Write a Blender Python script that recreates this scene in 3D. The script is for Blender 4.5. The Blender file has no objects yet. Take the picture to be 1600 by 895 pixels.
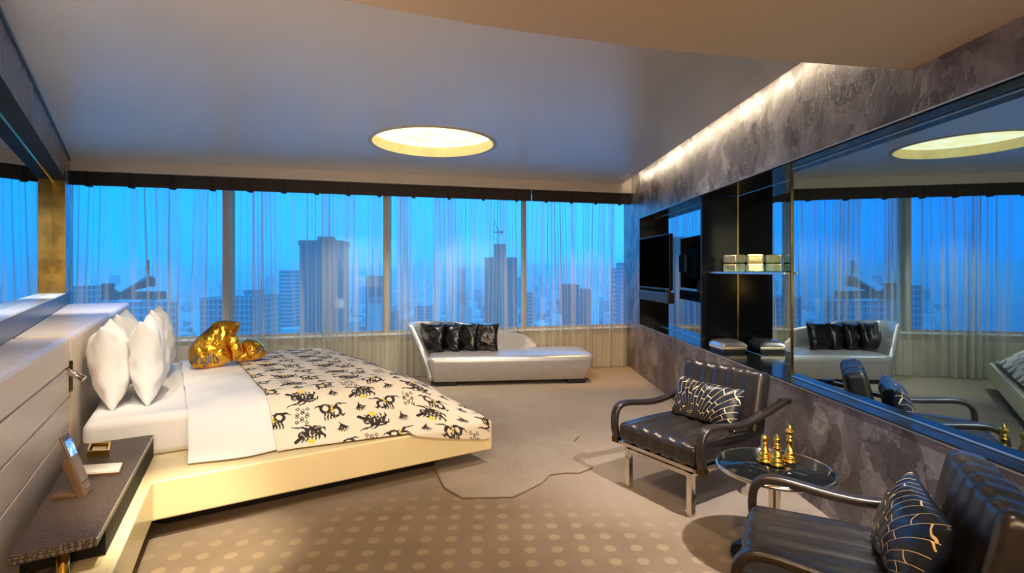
import bpy, bmesh, math, random
import numpy as np
from mathutils import Vector, Matrix, noise
from mathutils.bvhtree import BVHTree

# ---------------------------------------------------------------- camera, world, lights
C = bpy.context.scene.collection
sc = bpy.context.scene
sc.view_settings.view_transform = 'Standard'
sc.view_settings.look = 'None'
sc.view_settings.gamma = 1
sc.view_settings.use_curve_mapping = False
sc.view_settings.exposure = 0.5

FP, HZ, HC = 800.0, 422.0, 1.4            # focal length in pixels, horizon row, eye height
cam_d = bpy.data.cameras.new('camera'); cam = bpy.data.objects.new('camera', cam_d); C.objects.link(cam)
cam_d.sensor_width = 36; cam_d.lens = 18; cam_d.clip_end = 20000; cam_d.clip_start = 0.02
cam_d.shift_y = -(447.5 - HZ) / 1600
cam.location = (0, 0, HC); cam.rotation_euler = (math.pi/2, 0, 0)
sc.camera = cam
sc.cycles.volume_bounces = 8

w = bpy.data.worlds.new('dusk_sky'); sc.world = w; w.use_nodes = True
nt = w.node_tree; nt.nodes.clear()
wo = nt.nodes.new('ShaderNodeOutputWorld'); bg = nt.nodes.new('ShaderNodeBackground')
tc = nt.nodes.new('ShaderNodeTexCoord'); sx = nt.nodes.new('ShaderNodeSeparateXYZ')
nt.links.new(tc.outputs['Generated'], sx.inputs[0])
r1 = nt.nodes.new('ShaderNodeValToRGB')      # left to right along the skyline
r1.color_ramp.elements[0].position = 0.15; r1.color_ramp.elements[0].color = (0.0, 0.30, 1.0, 1)
r1.color_ramp.elements[1].position = 0.62; r1.color_ramp.elements[1].color = (0.10, 0.43, 0.92, 1)
mp = nt.nodes.new('ShaderNodeMapRange'); mp.inputs[1].default_value = -1; mp.inputs[2].default_value = 1
nt.links.new(sx.outputs[0], mp.inputs[0]); nt.links.new(mp.outputs[0], r1.inputs[0])
r2 = nt.nodes.new('ShaderNodeValToRGB')      # a little darker and deeper overhead
r2.color_ramp.elements[0].position = 0.0; r2.color_ramp.elements[0].color = (1, 1, 1, 1)
r2.color_ramp.elements[1].position = 0.6; r2.color_ramp.elements[1].color = (0.85, 0.95, 1.0, 1)
nt.links.new(sx.outputs[2], r2.inputs[0])
mx = nt.nodes.new('ShaderNodeMix'); mx.data_type = 'RGBA'; mx.blend_type = 'MULTIPLY'; mx.inputs[0].default_value = 1
nt.links.new(r1.outputs[0], mx.inputs[6]); nt.links.new(r2.outputs[0], mx.inputs[7])
nt.links.new(mx.outputs[2], bg.inputs[0]); bg.inputs[1].default_value = 1.6
nt.links.new(bg.outputs[0], wo.inputs[0])

def spot(name, loc, target, power, color, angle=70, blend=.6, r=.05):
    d = bpy.data.lights.new(name, 'SPOT'); o = bpy.data.objects.new(name, d); C.objects.link(o)
    d.energy = power; d.color = color; d.spot_size = math.radians(angle); d.spot_blend = blend; d.shadow_soft_size = r
    o.location = loc; o.rotation_euler = (Vector(target) - Vector(loc)).to_track_quat('-Z', 'Y').to_euler()
    return o
def area(name, loc, target, power, color, sx_, sy_):
    d = bpy.data.lights.new(name, 'AREA'); o = bpy.data.objects.new(name, d); C.objects.link(o)
    d.shape = 'RECTANGLE'; d.size = sx_; d.size_y = sy_; d.energy = power; d.color = color
    o.location = loc; o.rotation_euler = (Vector(target) - Vector(loc)).to_track_quat('-Z', 'Y').to_euler()
    return o
WARM = (1.0, .74, .46); SOFT = (1.0, .86, .70); WHITE = (1.0, .96, .95)
area('rear_fill_light', (0.3, -1.9, 1.9), (-.4, 2.5, .7), 66, WARM, 2.6, 1.0)  # added warm fill behind the camera, not a fixture of the room
area('rear_ceiling_fill', (-.2, -.3, 1.1), (-.15, .9, 2.3), 15, (1, .52, .17), .7, .4)  # added orange fill to brighten the lowered ceiling, no such lamp there
spot('ceiling_fill_left', (-1.15, .6, .6), (-2.2, 2.8, 2.6), 95, WARM, 110, 1, .15)  # added fill aimed up to warm the left ceiling, not a real lamp
spot('downlight_pillow_side', (-2.05, 2.45, 2.28), (-2.6, 3.6, .5), 27, WHITE, 70, .8, .03)
spot('downlight_bed_middle', (-1.1, 2.2, 2.28), (-1.5, 4.1, .5), 34, WHITE, 75, .8, .03)
spot('downlight_nightstand', (-1.0, 1.1, 2.28), (-2.2, 2.5, .75), 75, SOFT, 80, .8, .03)
spot('downlight_bed_foot', (-.2, 1.6, 2.28), (-.5, 3.4, .3), 40, SOFT, 75, .8, .03)
spot('downlight_carpet_left', (-1.0, 1.75, 2.28), (-1.60, 2.45, 0), 300, (1, .88, .66), 30, .9, .03)
spot('downlight_carpet_middle', (.2, 1.5, 2.28), (.3, 2.9, 0), 60, WARM, 85, .8, .03)
spot('downlight_chair_corner', (1.5, 2.0, 2.26), (1.62, 2.9, .0), 230, WHITE, 80, .8, .03)
spot('downlight_near_chair', (.9, .9, 2.26), (1.2, 2.0, .4), 26, SOFT, 80, .8, .03)
spot('downlight_daybed', (.1, 4.4, 2.58), (.0, 6.4, .3), 90, SOFT, 75, .8, .03)
spot('downlight_rug', (.5, 3.6, 2.58), (.6, 4.4, 0), 95, (1, .84, .72), 95, .8, .03)
spot('downlight_headboard', (-3.3, 4.4, 2.58), (-3.9, 5.0, 1.0), 130, WHITE, 70, .8, .03)
spot('downlight_headboard_front', (-1.9, 2.9, 2.58), (-2.9, 3.4, .9), 75, (1, .82, .55), 60, .8, .03)
spot('downlight_curtain_right', (1.1, 6.2, 2.58), (1.2, 7.15, .25), 120, (1, .58, .22), 62, .8, .03)
spot('downlight_curtain_left', (-1.9, 5.4, 2.58), (-1.9, 6.4, .05), 95, (.95, .95, .8), 72, .8, .03)
spot('downlight_curtain_middle', (-.4, 5.9, 2.58), (-.5, 6.8, .05), 75, (1, .92, .7), 72, .8, .03)
spot('downlight_wall_right', (.7, 4.2, 2.58), (1.75, 4.6, 1.2), 45, (1, .9, .82), 120, .9, .03)

# ---------------------------------------------------------------- helpers
def lerp(a, b, f): return (a[0]+(b[0]-a[0])*f, a[1]+(b[1]-a[1])*f)
def P(px, py, z):
    Y = (HC - z) * FP / (py - HZ)
    return Vector(((px - 800) / FP * Y, Y, z))

def tag(o, label=None, cat=None, group=None, kind=None):
    if label: o['label'] = label
    if cat: o['category'] = cat
    if group: o['group'] = group
    if kind: o['kind'] = kind
    return o

def thing(name, label, cat, loc=(0, 0, 0), rz=0, group=None, rot=None):
    o = bpy.data.objects.new(name, None); C.objects.link(o); o.empty_display_size = .05
    o.location = loc; o.rotation_euler = rot if rot else (0, 0, rz)
    return tag(o, label, cat, group)

def mat_of(o):
    m = Matrix.Translation(o.location) @ o.rotation_euler.to_matrix().to_4x4()
    return mat_of(o.parent) @ m if o.parent else m

class MB:
    def __init__(s): s.v = []; s.f = []; s.sm = []; s.mi = []
    def add(s, vs, fs, smooth=False, mi=0):
        n = len(s.v); s.v += [tuple(v) for v in vs]
        for f in fs:
            s.f.append(tuple(i + n for i in f)); s.sm.append(smooth); s.mi.append(mi)
        return s
    def hexa(s, c, mi=0):        # 8 corners: bottom 4 ccw, top 4 ccw
        return s.add(c, [(3, 2, 1, 0), (4, 5, 6, 7), (0, 1, 5, 4), (1, 2, 6, 5), (2, 3, 7, 6), (3, 0, 4, 7)], False, mi)
    def box(s, x0, x1, y0, y1, z0, z1, mi=0):
        return s.hexa([(x0, y0, z0), (x1, y0, z0), (x1, y1, z0), (x0, y1, z0), (x0, y0, z1), (x1, y0, z1), (x1, y1, z1), (x0, y1, z1)], mi)
    def prism(s, poly, z0, z1, mi=0, smooth=False):
        n = len(poly)
        a = sum(poly[i][0]*poly[(i+1) % n][1] - poly[(i+1) % n][0]*poly[i][1] for i in range(n))
        if a < 0: poly = poly[::-1]
        vs = [(p[0], p[1], z0) for p in poly] + [(p[0], p[1], z1) for p in poly]
        s.add(vs, [tuple(range(n))[::-1], tuple(range(n, 2*n))], False, mi)
        m = len(s.v) - 2*n
        for i in range(n):
            j = (i+1) % n
            s.f.append((m+i, m+j, m+n+j, m+n+i)); s.sm.append(smooth); s.mi.append(mi)
        return s
    def lathe(s, prof, c=(0, 0, 0), seg=32, mi=0):
        vs = []; fs = []
        for r, z in prof:
            for k in range(seg):
                a = 2*math.pi*k/seg; vs.append((c[0]+r*math.cos(a), c[1]+r*math.sin(a), c[2]+z))
        for i in range(len(prof)-1):
            for k in range(seg):
                k2 = (k+1) % seg
                fs.append((i*seg+k, i*seg+k2, (i+1)*seg+k2, (i+1)*seg+k))
        fs.append(tuple(range(seg))[::-1]); fs.append(tuple((len(prof)-1)*seg+k for k in range(seg)))
        return s.add(vs, fs, True, mi)
    def sweep(s, path, sec, up=(0, 0, 1), mi=0, smooth=False, closed_caps=True):
        # sec: list of (a,b) section points or function(i)->list ; a along side, b along normal
        pts = [Vector(p) for p in path]; n = len(pts); vs = []; m = None
        for i in range(n):
            t = (pts[min(i+1, n-1)] - pts[max(i-1, 0)]).normalized()
            side = t.cross(Vector(up)).normalized(); nor = side.cross(t).normalized()
            se = sec(i) if callable(sec) else sec
            m = len(se)
            for a, b in se: vs.append(pts[i] + side*a + nor*b)
        fs = []
        for i in range(n-1):
            for k in range(m):
                k2 = (k+1) % m
                fs.append((i*m+k, i*m+k2, (i+1)*m+k2, (i+1)*m+k))
        fs.append(tuple(range(m))[::-1]); fs.append(tuple((n-1)*m+k for k in range(m)))
        return s.add(vs, fs, smooth, mi)
    def tube(s, path, r, seg=12, mi=0, up=(0.01, 0.02, 1)):
        se = [(r*math.cos(2*math.pi*k/seg), r*math.sin(2*math.pi*k/seg)) for k in range(seg)]
        return s.sweep(path, se, up, mi, True)
    def grid(s, fn, nu, nv, mi=0, smooth=True, wrapu=False):
        vs = [fn(i/(nu), j/(nv)) for i in range(nu+1) for j in range(nv+1)]
        fs = [(i*(nv+1)+j, (i+1)*(nv+1)+j, (i+1)*(nv+1)+j+1, i*(nv+1)+j+1) for i in range(nu) for j in range(nv)]
        return s.add(vs, fs, smooth, mi)
    def build(s, name, mat, parent=None, world=False, bevel=0, seg=2, fix=True, weld=False):
        vs = s.v
        if world and parent is not None:
            inv = mat_of(parent).inverted(); vs = [tuple(inv @ Vector(v)) for v in vs]
        me = bpy.data.meshes.new(name); me.from_pydata(vs, [], s.f)
        for m in (mat if isinstance(mat, (list, tuple)) else [mat]): me.materials.append(m)
        me.polygons.foreach_set('use_smooth', s.sm); me.polygons.foreach_set('material_index', s.mi)
        if fix or weld:
            b = bmesh.new(); b.from_mesh(me)
            if weld: bmesh.ops.remove_doubles(b, verts=b.verts, dist=1e-5)
            bmesh.ops.recalc_face_normals(b, faces=b.faces); b.to_mesh(me); b.free()
        me.update()
        o = bpy.data.objects.new(name, me); C.objects.link(o)
        if parent is not None: o.parent = parent
        if bevel:
            m = o.modifiers.new('bevel', 'BEVEL'); m.width = bevel; m.segments = seg; m.limit_method = 'ANGLE'; m.angle_limit = math.radians(40)
            me.polygons.foreach_set('use_smooth', [True]*len(me.polygons))
            wn = o.modifiers.new('wn', 'WEIGHTED_NORMAL'); wn.keep_sharp = True
        return o

def struct(o, label=None):
    o['kind'] = 'structure'
    if label: o['label'] = label
    return o

def copy_tree(o, parent=None):
    c = o.copy(); C.objects.link(c); c.parent = parent
    for ch in [x for x in C.objects if x.parent == o]: copy_tree(ch, c)
    return c

# ---------------------------------------------------------------- materials
def new_mat(name):
    m = bpy.data.materials.new(name); m.use_nodes = True
    n = m.node_tree; return m, n, n.nodes['Principled BSDF']
def setp(b, **k):
    for kk, v in k.items(): b.inputs[kk.replace('_', ' ')].default_value = v
def col(c): return (c[0], c[1], c[2], 1)
def tex_noise(n, scale, detail=3, rough=.5, vec=None, dist=0):
    t = n.nodes.new('ShaderNodeTexNoise'); t.inputs['Scale'].default_value = scale
    t.inputs['Detail'].default_value = detail; t.inputs['Roughness'].default_value = rough; t.inputs['Distortion'].default_value = dist
    if vec: n.links.new(vec, t.inputs['Vector'])
    return t
def coords(n, kind='Object', scale=None, rot=None, loc=None):
    t = n.nodes.new('ShaderNodeTexCoord'); o = t.outputs[kind]
    if scale or rot or loc:
        m = n.nodes.new('ShaderNodeMapping')
        if scale: m.inputs['Scale'].default_value = scale
        if rot: m.inputs['Rotation'].default_value = rot
        if loc: m.inputs['Location'].default_value = loc
        n.links.new(o, m.inputs[0]); o = m.outputs[0]
    return o
def ramp(n, fac, stops):
    r = n.nodes.new('ShaderNodeValToRGB'); e = r.color_ramp.elements
    while len(e) < len(stops): e.new(.5)
    for i, (p, c) in enumerate(stops):
        e[i].position = p; e[i].color = col(c) if len(c) == 3 else c
    n.links.new(fac, r.inputs[0]); return r.outputs[0]
def bump(n, b, h, strength=.3, dist=.01):
    t = n.nodes.new('ShaderNodeBump'); t.inputs['Strength'].default_value = strength; t.inputs['Distance'].default_value = dist
    n.links.new(h, t.inputs['Height']); n.links.new(t.outputs[0], b.inputs['Normal']); return t
def math_n(n, op, a, b=None, clamp=False):
    m = n.nodes.new('ShaderNodeMath'); m.operation = op; m.use_clamp = clamp
    for i, x in enumerate((a, b)):
        if x is None: continue
        if hasattr(x, 'links'): n.links.new(x, m.inputs[i])
        else: m.inputs[i].default_value = x
    return m.outputs[0]
def mixc(n, fac, a, b, mode='MIX'):
    m = n.nodes.new('ShaderNodeMix'); m.data_type = 'RGBA'; m.blend_type = mode
    for i, x in ((0, fac), (6, a), (7, b)):
        if hasattr(x, 'links'): n.links.new(x, m.inputs[i])
        else: m.inputs[i].default_value = x if i == 0 else col(x)
    return m.outputs[2]

def simple(name, c, rough=.5, metal=0, nscale=0, namp=.12, bstr=0, bdist=.004, **k):
    m, n, b = new_mat(name); setp(b, Roughness=rough, Metallic=metal, **k)
    co = coords(n)
    t = tex_noise(n, nscale or 8, 4, .6, co)
    lo = [x*(1-namp) for x in c]; hi = [min(1, x*(1+namp)) for x in c]
    n.links.new(ramp(n, t.outputs[0], [(.3, lo), (.7, hi)]), b.inputs['Base Color'])
    if bstr: bump(n, b, t.outputs[0], bstr, bdist)
    return m
def emit(name, c, s):
    m = bpy.data.materials.new(name); m.use_nodes = True; n = m.node_tree; n.nodes.clear()
    e = n.nodes.new('ShaderNodeEmission'); e.inputs[0].default_value = col(c); e.inputs[1].default_value = s
    o = n.nodes.new('ShaderNodeOutputMaterial'); n.links.new(e.outputs[0], o.inputs[0]); return m

M = {}
M['ceiling'] = simple('silk_paint', (.56, .535, .50), .34, 0, 1.2, .05, Specular_IOR_Level=1.0, Coat_Weight=.8, Coat_Roughness=.30, Coat_IOR=1.7)
M['soffit'] = simple('warm_paint', (.48, .40, .32), .5, 0, 1.2, .05)
M['bulkhead'] = simple('beige_paint', (.60, .54, .50), .55, 0, 2, .04)
M['black_gloss'] = simple('black_glass', (.006, .007, .008), .10, 0, 3, .2, Specular_IOR_Level=.28)
M['reveal_black'] = simple('black_reveal', (.006, .007, .009), .12, 0, 3, .2, Specular_IOR_Level=.08)
M['black_dull'] = simple('black_lacquer', (.012, .011, .011), .3, 0, 5, .3)
M['chrome'] = simple('polished_nickel', (.72, .66, .60), .1, 1, 20, .05)
M['steel_edge'] = simple('satin_steel', (.6, .6, .6), .3, 1, 20, .1)
M['gold'] = simple('polished_gold', (.95, .62, .14), .12, 1, 30, .08)
M['brass_dark'] = simple('aged_brass', (.13, .095, .035), .22, 1, 6, .5, .1)
M['cream'] = simple('cream_lacquer', (.84, .70, .40), .33, 0, 3, .02, Specular_IOR_Level=.5, Coat_Weight=.2)
M['linen'] = simple('white_linen', (.80, .79, .78), .75, 0, 35, .02, .25, .004)
M['silver_leather'] = simple('silver_leather', (.55, .53, .55), .33, .6, 14, .06, .12, .004)
M['window_frame'] = simple('bronze_window_frame', (.42, .34, .26), .5, .1, 5, .05)
M['sill_wall'] = simple('window_wall_panel', (.50, .46, .38), .55, 0, 3, .1)
M['sill_white'] = simple('pale_sill', (.8, .82, .85), .3, 0, 3, .03)
M['matt_black'] = simple('matt_black', (.005, .0045, .004), .6, 0, 5, .2, Specular_IOR_Level=.15)
M['leather_tape'] = simple('dark_tape', (.01, .008, .008), .6)
M['phone_body'] = simple('bronze_plastic', (.13, .07, .035), .35, .3, 10, .1)
M['silver_case'] = simple('silver_case', (.75, .70, .66), .25, .9, 10, .05)

def plaster(name, a, b_, c, metal=.42):
    m, n, b = new_mat(name); co = coords(n, 'Object')
    nz = tex_noise(n, 3.0, 4, .6, co)
    vm = n.nodes.new('ShaderNodeVectorMath'); vm.operation = 'MULTIPLY_ADD'
    n.links.new(nz.outputs[1], vm.inputs[0]); vm.inputs[1].default_value = (.55, .55, .55); n.links.new(co, vm.inputs[2])
    def vor(sc_, dim, rot):
        v = n.nodes.new('ShaderNodeTexVoronoi'); v.inputs['Scale'].default_value = sc_
        mpn = n.nodes.new('ShaderNodeMapping'); mpn.inputs['Scale'].default_value = dim; mpn.inputs['Rotation'].default_value = rot
        n.links.new(vm.outputs[0], mpn.inputs[0]); n.links.new(mpn.outputs[0], v.inputs['Vector']); return v
    v1 = vor(4.5, (1, 1.2, .6), (.4, 0, 0)); v2 = vor(8, (1, .9, .5), (-.5, 0, 0))
    def mixed(v):
        s_ = n.nodes.new('ShaderNodeSeparateColor'); n.links.new(v.outputs['Color'], s_.inputs[0])
        # each trowel stroke fades from its middle outwards
        g = math_n(n, 'SUBTRACT', 1.0, math_n(n, 'MULTIPLY', v.outputs['Distance'], .45), True)
        return math_n(n, 'MULTIPLY', s_.outputs[0], g), s_.outputs[1]
    f1, _ = mixed(v1); f2, g2_ = mixed(v2)
    fine = tex_noise(n, 5, 9, .8, vm.outputs[0], 1.2)
    f = math_n(n, 'ADD', math_n(n, 'MULTIPLY', f1, .42), math_n(n, 'MULTIPLY', f2, .36))
    f = math_n(n, 'ADD', f, math_n(n, 'MULTIPLY', fine.outputs[0], .75))
    n.links.new(ramp(n, f, [(.38, a), (.66, b_), (1.0, c)]), b.inputs['Base Color'])
    setp(b, Metallic=metal, Specular_IOR_Level=.7)
    n.links.new(ramp(n, g2_, [(0, (.20,)*3), (1, (.34,)*3)]), b.inputs['Roughness'])
    bump(n, b, f, .45, .012)
    return m
M['plaster'] = plaster('trowelled_stone_plaster', (.060, .050, .052), (.15, .128, .135), (.36, .33, .34))
M['plaster_left'] = plaster('taupe_plaster', (.12, .09, .07), (.2, .16, .13), (.28, .23, .19), .2)

# mirror with a cool tint
m, n, b = new_mat('tinted_mirror'); setp(b, Metallic=1.0, Roughness=.015)
t = tex_noise(n, .6, 1, .5, coords(n)); n.links.new(ramp(n, t.outputs[0], [(0, (.38, .52, .59)), (1, (.40, .54, .61))]), b.inputs['Base Color'])
M['mirror'] = m

# window glass: thin pane
m = bpy.data.materials.new('window_glass'); m.use_nodes = True; n = m.node_tree; n.nodes.clear()
o_ = n.nodes.new('ShaderNodeOutputMaterial'); tr = n.nodes.new('ShaderNodeBsdfTransparent'); gl = n.nodes.new('ShaderNodeBsdfGlossy')
gl.inputs['Roughness'].default_value = .01; tr.inputs[0].default_value = (.55, .95, .98, 1)
fr = n.nodes.new('ShaderNodeFresnel'); fr.inputs[0].default_value = 1.16; mxs = n.nodes.new('ShaderNodeMixShader')
n.links.new(fr.outputs[0], mxs.inputs[0]); n.links.new(tr.outputs[0], mxs.inputs[1]); n.links.new(gl.outputs[0], mxs.inputs[2]); n.links.new(mxs.outputs[0], o_.inputs[0])
M['glass'] = m

# sheer curtain: more opaque where the cloth turns edge-on
m = bpy.data.materials.new('sheer_voile'); m.use_nodes = True; n = m.node_tree; n.nodes.clear()
o_ = n.nodes.new('ShaderNodeOutputMaterial'); tr = n.nodes.new('ShaderNodeBsdfTransparent')
df = n.nodes.new('ShaderNodeBsdfDiffuse'); tl = n.nodes.new('ShaderNodeBsdfTranslucent'); ad = n.nodes.new('ShaderNodeMixShader'); ad.inputs[0].default_value = .35
for x in (df, tl): x.inputs[0].default_value = (.74, .70, .60, 1)
n.links.new(df.outputs[0], ad.inputs[1]); n.links.new(tl.outputs[0], ad.inputs[2])
lw = n.nodes.new('ShaderNodeLayerWeight'); lw.inputs[0].default_value = .5
fz = tex_noise(n, 900, 1, .5, coords(n))
wv = ramp(n, lw.outputs['Facing'], [(.08, (.13,)*3), (.45, (.27,)*3), (.72, (.62,)*3), (1, (.95,)*3)])
st1 = tex_noise(n, 1, 2, .5, coords(n, 'Object', scale=(6.5, 1.0, .12)))
st2 = tex_noise(n, 1, 1, .5, coords(n, 'Object', scale=(19, 2.0, .25)))
stp = math_n(n, 'ADD', ramp(n, st1.outputs[0], [(.54, (0,)*3), (.62, (.30,)*3), (.66, (.16,)*3)]), ramp(n, st2.outputs[0], [(.58, (0,)*3), (.64, (.22,)*3)]))
fac = math_n(n, 'ADD', math_n(n, 'ADD', wv, stp), math_n(n, 'MULTIPLY', fz.outputs[0], .05), True)
mxs = n.nodes.new('ShaderNodeMixShader'); n.links.new(fac, mxs.inputs[0]); n.links.new(tr.outputs[0], mxs.inputs[1]); n.links.new(ad.outputs[0], mxs.inputs[2]); n.links.new(mxs.outputs[0], o_.inputs[0])
M['sheer'] = m

# carpet with woven dots
m, n, b = new_mat('dotted_carpet'); co = coords(n, 'Object')
sp = n.nodes.new('ShaderNodeSeparateXYZ'); n.links.new(coords(n, 'Object', rot=(0, 0, math.radians(-2))), sp.inputs[0])
def cell(out, size, off):
    a = math_n(n, 'DIVIDE', math_n(n, 'ADD', out, off + 50*size), size)
    return math_n(n, 'MULTIPLY', math_n(n, 'SUBTRACT', math_n(n, 'FRACT', a), .5), size)
cx = cell(sp.outputs[0], .134, .02); cy = cell(sp.outputs[1], .119, .0)
d2 = math_n(n, 'SQRT', math_n(n, 'ADD', math_n(n, 'MULTIPLY', cx, cx), math_n(n, 'MULTIPLY', cy, cy)))
edge = tex_noise(n, 120, 2, .6, co)
d2 = math_n(n, 'ADD', d2, math_n(n, 'MULTIPLY', math_n(n, 'SUBTRACT', edge.outputs[0], .5), .012))
dot = ramp(n, d2, [(.026, (1,)*3), (.034, (0,)*3)])
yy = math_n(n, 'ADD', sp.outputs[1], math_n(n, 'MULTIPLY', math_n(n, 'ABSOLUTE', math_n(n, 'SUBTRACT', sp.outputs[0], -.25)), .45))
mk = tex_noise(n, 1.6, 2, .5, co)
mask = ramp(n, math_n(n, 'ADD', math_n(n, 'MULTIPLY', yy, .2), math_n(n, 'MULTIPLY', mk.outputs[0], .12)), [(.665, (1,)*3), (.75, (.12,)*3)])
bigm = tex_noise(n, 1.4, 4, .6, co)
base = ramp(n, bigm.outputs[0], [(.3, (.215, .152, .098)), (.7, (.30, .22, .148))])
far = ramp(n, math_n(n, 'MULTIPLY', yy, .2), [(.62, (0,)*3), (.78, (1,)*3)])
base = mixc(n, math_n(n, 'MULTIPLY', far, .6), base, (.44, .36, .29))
cl = mixc(n, math_n(n, 'MULTIPLY', math_n(n, 'MULTIPLY', dot, mask), .42), base, (.50, .375, .22))
fb = tex_noise(n, 260, 3, .7, co)
cl = mixc(n, .35, cl, ramp(n, fb.outputs[0], [(.3, (.35,)*3), (.7, (1,)*3)]), 'MULTIPLY')
n.links.new(cl, b.inputs['Base Color']); setp(b, Roughness=.95, Specular_IOR_Level=.15)
bump(n, b, math_n(n, 'ADD', fb.outputs[0], math_n(n, 'MULTIPLY', dot, .5)), .5, .006)
M['carpet'] = m
m, n, b = new_mat('hide_rug_pile'); co = coords(n)
fb = tex_noise(n, 130, 4, .75, co); bg_ = tex_noise(n, 2, 3, .6, co)
cl = mixc(n, 1, ramp(n, bg_.outputs[0], [(.3, (.45, .355, .27)), (.7, (.55, .445, .35))]), ramp(n, fb.outputs[0], [(.3, (.62,)*3), (.7, (1,)*3)]), 'MULTIPLY')
n.links.new(cl, b.inputs['Base Color']); setp(b, Roughness=.95, Specular_IOR_Level=.15); bump(n, b, fb.outputs[0], .9, .012); M['rug'] = m

# headboard leather: brushed champagne
m, n, b = new_mat('champagne_leather'); co = coords(n, 'Object', scale=(3, 3, 60))
t = tex_noise(n, 3, 4, .6, co); n.links.new(ramp(n, t.outputs[0], [(.3, (.64, .55, .46)), (.7, (.72, .62, .53))]), b.inputs['Base Color'])
setp(b, Roughness=.36, Metallic=.12); bump(n, b, t.outputs[0], .05, .002); M['headboard'] = m

# croc leather
m, n, b = new_mat('embossed_brown_leather'); co = coords(n, 'Object', scale=(48, 105, 80))
v = n.nodes.new('ShaderNodeTexVoronoi'); v.feature = 'DISTANCE_TO_EDGE'; v.inputs['Scale'].default_value = 1; v.inputs['Randomness'].default_value = .45
n.links.new(co, v.inputs['Vector'])
n.links.new(ramp(n, v.outputs[0], [(0, (.012, .007, .005)), (.16, (.075, .048, .036)), (.5, (.11, .072, .054))]), b.inputs['Base Color'])
setp(b, Roughness=.36, Specular_IOR_Level=.6); bump(n, b, ramp(n, v.outputs[0], [(0, (0,)*3), (.25, (1,)*3)]), .6, .003); M['croc'] = m

# black-brown shiny leather for the chairs
m, n, b = new_mat('dark_satin_leather'); co = coords(n, 'Object')
t = tex_noise(n, 45, 5, .7, co); n.links.new(ramp(n, t.outputs[0], [(.3, (.010, .008, .008)), (.7, (.026, .020, .018))]), b.inputs['Base Color'])
setp(b, Roughness=.3, Specular_IOR_Level=.65, Coat_Weight=.12, Coat_Roughness=.22); bump(n, b, t.outputs[0], .15, .002); M['chair_leather'] = m
M['arm_leather'] = simple('arm_leather', (.018, .012, .010), .33, 0, 60, .3, .1, .001, Specular_IOR_Level=.7)

# dark satin with gold fan lines
m, n, b = new_mat('satin_with_gold_lines'); co = coords(n, 'Object')
sp = n.nodes.new('ShaderNodeSeparateXYZ'); n.links.new(co, sp.inputs[0])
X_ = math_n(n, 'ADD', sp.outputs[0], .03); Z_ = math_n(n, 'ADD', sp.outputs[2], .20)
ang = math_n(n, 'ARCTAN2', X_, Z_)
rad = math_n(n, 'SQRT', math_n(n, 'ADD', math_n(n, 'MULTIPLY', X_, X_), math_n(n, 'MULTIPLY', Z_, Z_)))
ang = math_n(n, 'ADD', ang, math_n(n, 'MULTIPLY', math_n(n, 'SINE', math_n(n, 'MULTIPLY', rad, 9)), .06))
cmb = n.nodes.new('ShaderNodeCombineXYZ')
n.links.new(rad, cmb.inputs[0]); n.links.new(ang, cmb.inputs[1])
irr = tex_noise(n, 11, 1, .5, co)
rad = math_n(n, 'ADD', rad, math_n(n, 'MULTIPLY', irr.outputs[0], .10))
n.links.new(rad, cmb.inputs[0])
br = n.nodes.new('ShaderNodeTexBrick'); n.links.new(cmb.outputs[0], br.inputs['Vector'])
br.inputs['Scale'].default_value = 1; br.inputs['Brick Width'].default_value = .105; br.inputs['Row Height'].default_value = .12
br.inputs['Mortar Size'].default_value = .0026; br.inputs['Mortar Smooth'].default_value = .1; br.offset = .37; br.squash = 1.5; br.squash_frequency = 3
sat = tex_noise(n, 7, 2, .5, co)
cl = mixc(n, math_n(n, 'MULTIPLY', br.outputs['Fac'], math_n(n, 'LESS_THAN', sp.outputs[1], .004)), ramp(n, sat.outputs[0], [(.35, (.004, .005, .009)), (.7, (.012, .017, .03))]), (.85, .62, .30))
n.links.new(cl, b.inputs['Base Color']); setp(b, Roughness=.3, Specular_IOR_Level=.5)
bump(n, b, math_n(n, 'ADD', sat.outputs[0], math_n(n, 'MULTIPLY', br.outputs['Fac'], .1)), .4, .012); M['fan'] = m

# sequins
def sequin(name, c1, c2, scale, rough):
    m, n, b = new_mat(name); co = coords(n)
    v = n.nodes.new('ShaderNodeTexVoronoi'); v.inputs['Scale'].default_value = scale; n.links.new(co, v.inputs['Vector'])
    big = tex_noise(n, 9, 3, .6, co)
    n.links.new(ramp(n, big.outputs[0], [(.35, c1), (.65, c2)]), b.inputs['Base Color'])
    setp(b, Metallic=1, Roughness=rough)
    s = n.nodes.new('ShaderNodeSeparateColor'); n.links.new(v.outputs['Color'], s.inputs[0])
    bump(n, b, math_n(n, 'ADD', math_n(n, 'MULTIPLY', s.outputs[0], .6), big.outputs[0]), .55, .006); return m
M['gold_sequin'] = sequin('gold_sequins', (.62, .28, .025), (.92, .50, .06), 160, .22)
M['black_sequin'] = sequin('black_sequins', (.02, .02, .022), (.09, .085, .09), 110, .22)
M['gold_box'] = sequin('hammered_gold_foil', (.55, .42, .20), (.9, .8, .55), 70, .38)

m, n, b = new_mat('wood_slats'); co = coords(n, 'Object', scale=(1, 1, 1))
wvt = n.nodes.new('ShaderNodeTexWave'); wvt.bands_direction = 'Z'; wvt.inputs['Scale'].default_value = 22; n.links.new(co, wvt.inputs['Vector'])
n.links.new(ramp(n, wvt.outputs[0], [(0, (.008, .005, .004)), (.4, (.03, .019, .016))]), b.inputs['Base Color']); setp(b, Roughness=.55)
bump(n, b, wvt.outputs[0], .5, .006); M['blind'] = m

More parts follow.
